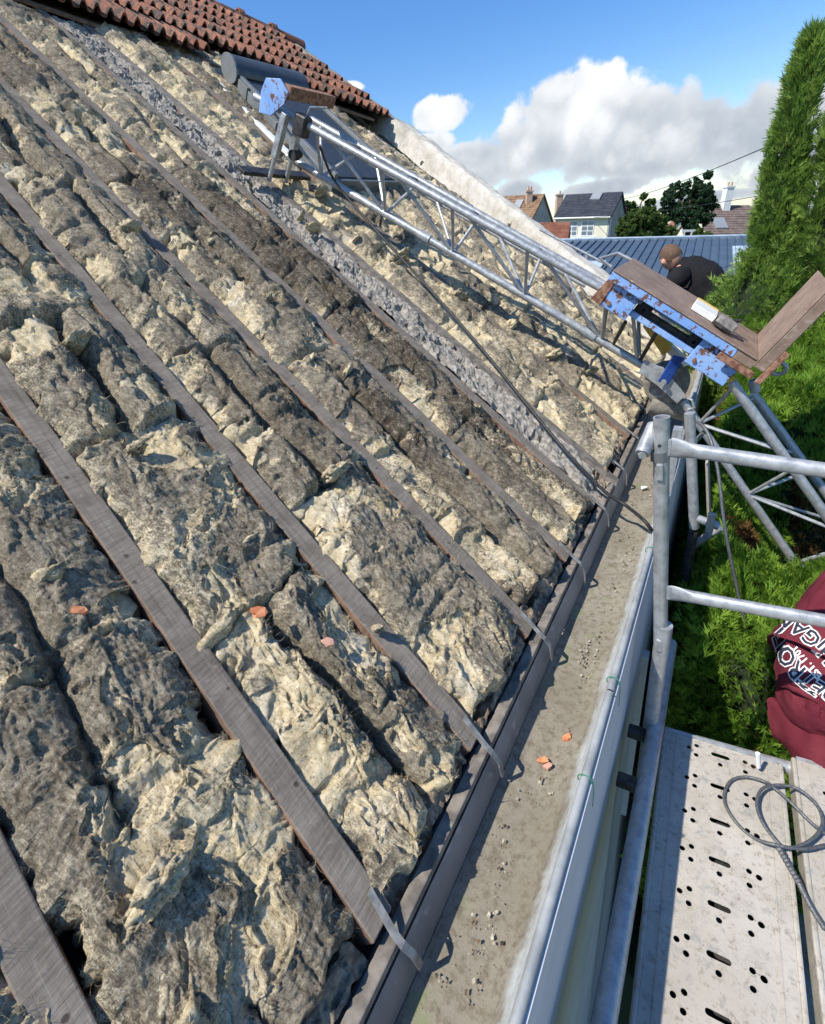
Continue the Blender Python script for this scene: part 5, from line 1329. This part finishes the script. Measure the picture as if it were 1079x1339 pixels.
def gable_house(name, label, org, w, d, eave, rise, walls, roofm, yaw=0.0, side_mat=None, ov=.25):
    """org: ground corner front-left; ridge along the local x axis; w along x, d away, gables at both x ends"""
    ca, sa = math.cos(yaw), math.sin(yaw); X = BGX * ca + BGY * sa; Y = BGY * ca - BGX * sa; Z = BGZ
    h = empty(name, org, label, 'house')
    Q = lambda x, y, z: Vector(org) + X * x + Y * y + Z * z
    mb = MB(); mb.hexa([Q(0, 0, -3), Q(w, 0, -3), Q(w, d, -3), Q(0, d, -3), Q(0, 0, eave), Q(w, 0, eave), Q(w, d, eave), Q(0, d, eave)]); mb.build('wall', walls, h)
    for x0, x1 in ((-.01, .12), (w - .12, w + .01)):
        mb = MB(); v = [Q(x0, -.01, -3), Q(x0, d + .01, -3), Q(x0, d + .01, eave), Q(x0, d / 2, eave + rise), Q(x0, -.01, eave)]; v += [q + X * (x1 - x0) for q in v]
        mb.add(v, [(0, 1, 2, 3, 4), (9, 8, 7, 6, 5)] + [(k, 5 + k, 5 + (k + 1) % 5, (k + 1) % 5) for k in range(5)]); mb.build('gable_wall', side_mat or walls, h)
    k = ov * rise / (d / 2)
    rf = None
    for s in (0, 1):
        mb = MB(); y0 = -ov if s == 0 else d + ov
        v = [Q(-ov * .6, y0, eave - k), Q(w + ov * .6, y0, eave - k), Q(w + ov * .6, d / 2, eave + rise), Q(-ov * .6, d / 2, eave + rise)]
        mb.hexa(v + [q + Z * .16 for q in v]); r_ = mb.build('roof', roofm, h); rf = rf or r_
        if s == 0:                                              # tile courses across the slope
            nrow = 14
            for i in range(nrow):
                f0 = i / nrow; p0 = v[0].lerp(v[3], f0) + Z * .16; p1 = v[1].lerp(v[2], f0) + Z * .16; e = (v[3] - v[0]) / nrow
                mb = MB(); mb.hexa([p0, p1, p1 + e, p0 + e, p0 + Z * .06, p1 + Z * .06, p1 + e + Z * .012, p0 + e + Z * .012]); mb.build('tile_course', roofm, r_)
    return h, Q, rf
def window(h, Q, x0, x1, z0, z1, y=-.04, frame='white', cross=2):
    mb = MB(); mb.hexa([Q(x0, y, z0), Q(x1, y, z0), Q(x1, .0, z0), Q(x0, .0, z0), Q(x0, y, z1), Q(x1, y, z1), Q(x1, .0, z1), Q(x0, .0, z1)]); f = mb.build('window', frame, h)
    n = cross; m_ = 3; g = .07; W = (x1 - x0 - g * (n + 1)) / n; H = (z1 - z0 - g * (m_ + 1)) / m_
    for i in range(n):
        for j in range(m_):
            a = x0 + g + i * (W + g); b = z0 + g + j * (H + g); mb = MB(); mb.hexa([Q(a, y - .015, b), Q(a + W, y - .015, b), Q(a + W, y - .002, b), Q(a, y - .002, b), Q(a, y - .015, b + H), Q(a + W, y - .015, b + H), Q(a + W, y - .002, b + H), Q(a, y - .002, b + H)]); mb.build('pane', 'glass', f)
def skylight(h, rf, Q, x0, x1, f0, f1, d, eave, rise):
    def S(x, f, o): return Q(x, d / 2 * f - o * .35, eave + rise * f + .16 + o)
    mb = MB(); mb.hexa([S(x0, f0, .02), S(x1, f0, .02), S(x1, f1, .02), S(x0, f1, .02), S(x0, f0, .14), S(x1, f0, .14), S(x1, f1, .14), S(x0, f1, .14)]); fr = mb.build('skylight', 'galv', rf)
    return fr
def houses():
    # dark roofed white house
    dep = 40.0; sc_ = dep / FPX
    org = atd(728, 284, dep); gz = 5.2
    o = org - BGZ * gz; w = 59 * sc_ * 1.16; d = 4.6
    h, Q, rf = gable_house('white_house', 'cream walled house with dark slate roof and twin white windows', o, w, d, gz, 1.5, 'cream_wall', 'roof_dark', R(-34), 'grey_wall')
    u = w / 59.0
    window(h, Q, 12 * u, 25 * u, gz - 1.35, gz - .28); window(h, Q, 29 * u, 43 * u, gz - 1.35, gz - .28)
    mb = MB(); mb.hexa([Q(10 * u, -.12, gz - 1.5), Q(45 * u, -.12, gz - 1.5), Q(45 * u, .0, gz - 1.5), Q(10 * u, 0, gz - 1.5), Q(10 * u, -.12, gz - 1.38), Q(45 * u, -.12, gz - 1.38), Q(45 * u, 0, gz - 1.38), Q(10 * u, 0, gz - 1.38)]); mb.build('window_sill', 'white', h)
    skylight(h, rf, Q, .5 * w, .68 * w, .62, .9, d, gz, 1.5)
    mb = MB(); mb.path([Q(w + .04, .12, -3), Q(w + .04, .12, gz - .1)], .05, 8); mb.build('downpipe', 'white', h)
    mb = MB(); mb.path([Q(-.1, -.3, gz - .1), Q(w + .1, -.3, gz - .1)], .06, 8); mb.build('gutter', 'white', h)
    # two chimneys
    def chim(hh, p, wd, ht, mat, pots=2):
        mb = MB(); X, Y, Z = BGX, BGY, BGZ; mb.obox(p, X * wd, Y * wd * 1.2, Z * ht); c = mb.build('chimney', mat, hh)
        mb = MB(); mb.obox(p - X * .06 - Y * .06 + Z * ht, X * (wd + .12), Y * (wd * 1.2 + .12), Z * .12); mb.build('chimney_cap', mat, c)
        for i in range(pots):
            q = p + X * (wd * (i + .5) / pots) + Y * wd * .5 + Z * (ht + .12); mb = MB(); mb.path([q, q + Z * .3], [.11, .09], 8); mb.build('chimney_pot', 'brick', c)
    # brown roofed house at left, half hidden by the verge
    dep = 46.0; sc_ = dep / FPX; org = atd(640, 296, dep); o = org - BGZ * 4.6; w = 55 * sc_
    h2, Q2, rf2 = gable_house('brown_roof_house', 'house with orange brown tiled roof, skylight and brick chimney beyond the white verge', o, w, 5.6, 4.6, 2.35, 'grey_wall', 'roof_brown', R(-36))
    skylight(h2, rf2, Q2, .42 * w, .6 * w, .5, .78, 5.6, 4.6, 2.35); chim(h2, Q2(.74 * w, 1.6, 5.6), .5, 1.65, 'brick')
    org = atd(731, 300, 50); h3, Q3, rf3 = gable_house('terracotta_house', 'house hidden behind the dark roof, only its tall brick chimney showing', org - BGZ * 5.2 + BGY * 2, 4.0, 5.0, 3.6, 1.6, 'grey_wall', 'roof_brown', R(-5)); chim(h3, atd(727, 284, 51) - BGZ * 1.5, .6, 3.4, 'brick', 1)
    # low red roof in front of them
    org = atd(700, 316, 30); h4, Q4, rf4 = gable_house('red_roof_shed', 'low shed with red tiled roof between verge and white house', org - BGZ * 4.0 - BGX * 1.5, 3.2, 2.6, 4.0, .85, 'grey_wall', 'roof_red', R(-18))
    # right hand house
    dep = 44.0; sc_ = dep / FPX; org = atd(928, 312, dep); w = 70 * sc_
    h5, Q5, rf5 = gable_house('tiled_house', 'house with brown grey roof, pale skylight and white chimney beside the cypress', org - BGZ * 3.6, w, 6.4, 3.6, 2.5, 'cream_wall', 'roof_purple', R(2))
    fr = skylight(h5, rf5, Q5, .17 * w, .4 * w, .22, .55, 6.4, 3.6, 2.5); chim(h5, Q5(.46 * w, 2.6, 5.0), .62, 2.6, 'white', 2)
    org = atd(915, 312, 56); gable_house('orange_gable_house', 'small house with orange tiles glimpsed behind the dark locust tree', org - BGZ * 4.6, 2.6, 4.0, 4.6, 2.4, 'cream_wall', 'roof_red', R(80))
    # white conservatory frame
    p = atd(893, 312, 34); c = empty('garden_pergola', p - BGZ * 2.2, 'small white framed structure beneath the dark locust tree', 'pergola')
    for i in range(3):
        q = p + BGX * (.5 * i) - BGZ * 2.2; mb = MB(); mb.obox(q, BGX * .1, BGY * .1, BGZ * 2.6); mb.build('post', 'white', c)
    mb = MB(); mb.obox(p + BGZ * .4 - BGX * .15, BGX * 1.4, BGY * .3, BGZ * .14); mb.build('beam', 'white', c)
houses()

def leafy(label, name, lumps, n, size, mat, seed, base, group='trees behind the metal roof'):
    rs = np.random.RandomState(seed); t = empty(name, base, label, 'tree', group)
    w = np.array([l[3] ** 2 for l in lumps]); pick = rs.choice(len(lumps), n, p=w / w.sum())
    C = np.array([tuple(l[:3]) for l in lumps])[pick]; Rr = np.array([l[3] for l in lumps])[pick]
    d = rs.randn(n, 3); d /= np.linalg.norm(d, axis=1)[:, None]
    # each lump is itself made of twig clusters
    cl = rs.randint(0, 46, n); cdir = rs.randn(len(lumps) * 46, 3); cdir /= np.linalg.norm(cdir, axis=1)[:, None]; crad = .45 + .55 * rs.rand(len(lumps) * 46)
    ci = pick * 46 + cl
    p = C + cdir[ci] * (Rr * crad[ci])[:, None] * np.array([1, 1, .82]) + d * (Rr * .2 * rs.rand(n) ** .5)[:, None]
    a = rs.randn(n, 3); a /= np.linalg.norm(a, axis=1)[:, None]; b = np.cross(a, rs.randn(n, 3)); b /= np.linalg.norm(b, axis=1)[:, None]
    s = size * (.6 + .8 * rs.rand(n))
    q = np.stack([p - a * s[:, None], p + b * s[:, None] * .5, p + a * s[:, None], p - b * s[:, None] * .5], 1)
    soup('crown', q, 4, mat, t, np.clip(.5 + .35 * rs.randn(n), 0, 1))
    top = np.mean(C, 0); mb = MB(); mb.path([base, Vector(base).lerp(Vector(top), .5) + V(.15, 0, 0), Vector(top)], [.28, .2, .1], 8); tr = mb.build('trunk', 'bark', t)
    for i, l in enumerate(lumps[:6]):
        mb = MB(); mb.path([Vector(base).lerp(Vector(top), .55), (Vector(l[:3]) + Vector(top)) * .5 + V(0, 0, -.2), Vector(l[:3])], [.1, .07, .03], 6); mb.build('limb', 'bark', tr)
def trees():
    D = 37.0; s = D / FPX
    def lp(pts, D, sc=1): return [tuple(atd(x, y, D) + BF * random.uniform(-.6, .6)) + (r * D / FPX * sc,) for (x, y, r) in pts]
    leafy('tall dark green locust tree with open crown above the metal roof', 'locust_tree', lp([(905, 245, 12), (884, 250, 13), (925, 243, 11), (912, 262, 16), (890, 268, 16), (926, 268, 12), (873, 262, 9), (905, 284, 16), (884, 288, 12), (922, 286, 10), (900, 300, 10), (920, 236, 6), (868, 275, 7)], D, 1.05), 26000, .10, 'dark_leaf', 5, tuple(atd(902, 330, D) - BGZ * 3.4))
    leafy('broad mid green bush tree right of the white house', 'round_tree', lp([(840, 290, 18), (820, 296, 14), (862, 294, 16), (846, 304, 18), (815, 305, 12), (872, 306, 12), (830, 281, 9), (855, 281, 9)], 32, 1), 22000, .085, 'mid_leaf', 6, tuple(atd(845, 330, 32) - BGZ * 2.6))
    leafy('slim pale topped tree between white house and locust tree', 'slim_tree', lp([(838, 262, 5), (826, 268, 6), (848, 268, 6), (815, 270, 5), (832, 275, 8), (846, 277, 8), (820, 278, 6)], 42, 1), 4500, .13, 'mid_leaf', 7, tuple(atd(834, 320, 42) - BGZ * 3))
    leafy('yellow green shrub under the right side of locust tree', 'shrub', lp([(918, 303, 8), (912, 309, 7), (925, 309, 6)], 33, 1), 2500, .10, 'mid_leaf', 8, tuple(atd(918, 325, 33) - BGZ * 1))
    leafy('tiny distant tree peeping over the ridge of dark roof', 'distant_tree', lp([(795, 255, 4), (801, 257, 4), (806, 262, 4)], 60, 1), 1500, .16, 'dark_leaf', 9, tuple(atd(800, 300, 60) - BGZ * 2))
    # hedgerow closing the view low behind the houses
    leafy('low dark hedgerow running behind the houses to the picture edge', 'hedgerow', lp([(600 + 22 * i, 318 - .8 * i, 12) for i in range(22)], 70, 1), 9000, .26, 'dark_leaf', 10, tuple(atd(850, 340, 70) - BGZ * 2))
trees()

def wires():
    for i, (a, b, d0, d1, r, lab) in enumerate((((800, 262), (1000, 193), 42, 14, .014, 'upper overhead wire rising from the dark roofed house to the right'), ((726, 286), (1005, 254), 44, 24, .016, 'lower overhead wire passing in front of the locust tree'), ((820, 356), (990, 336), 16, 12, .006, 'thin wire crossing in front of the metal roof'))):
        p, q = atd(*a, d0), atd(*b, d1); pts = [p.lerp(q, k / 14) - V(0, 0, .25 * (1 - (2 * k / 14 - 1) ** 2)) for k in range(15)]
        mb = MB(); mb.path(pts, r, 6); tag(mb.build('overhead_wire', 'cable'), lab, 'wire', 'overhead wires')
wires()
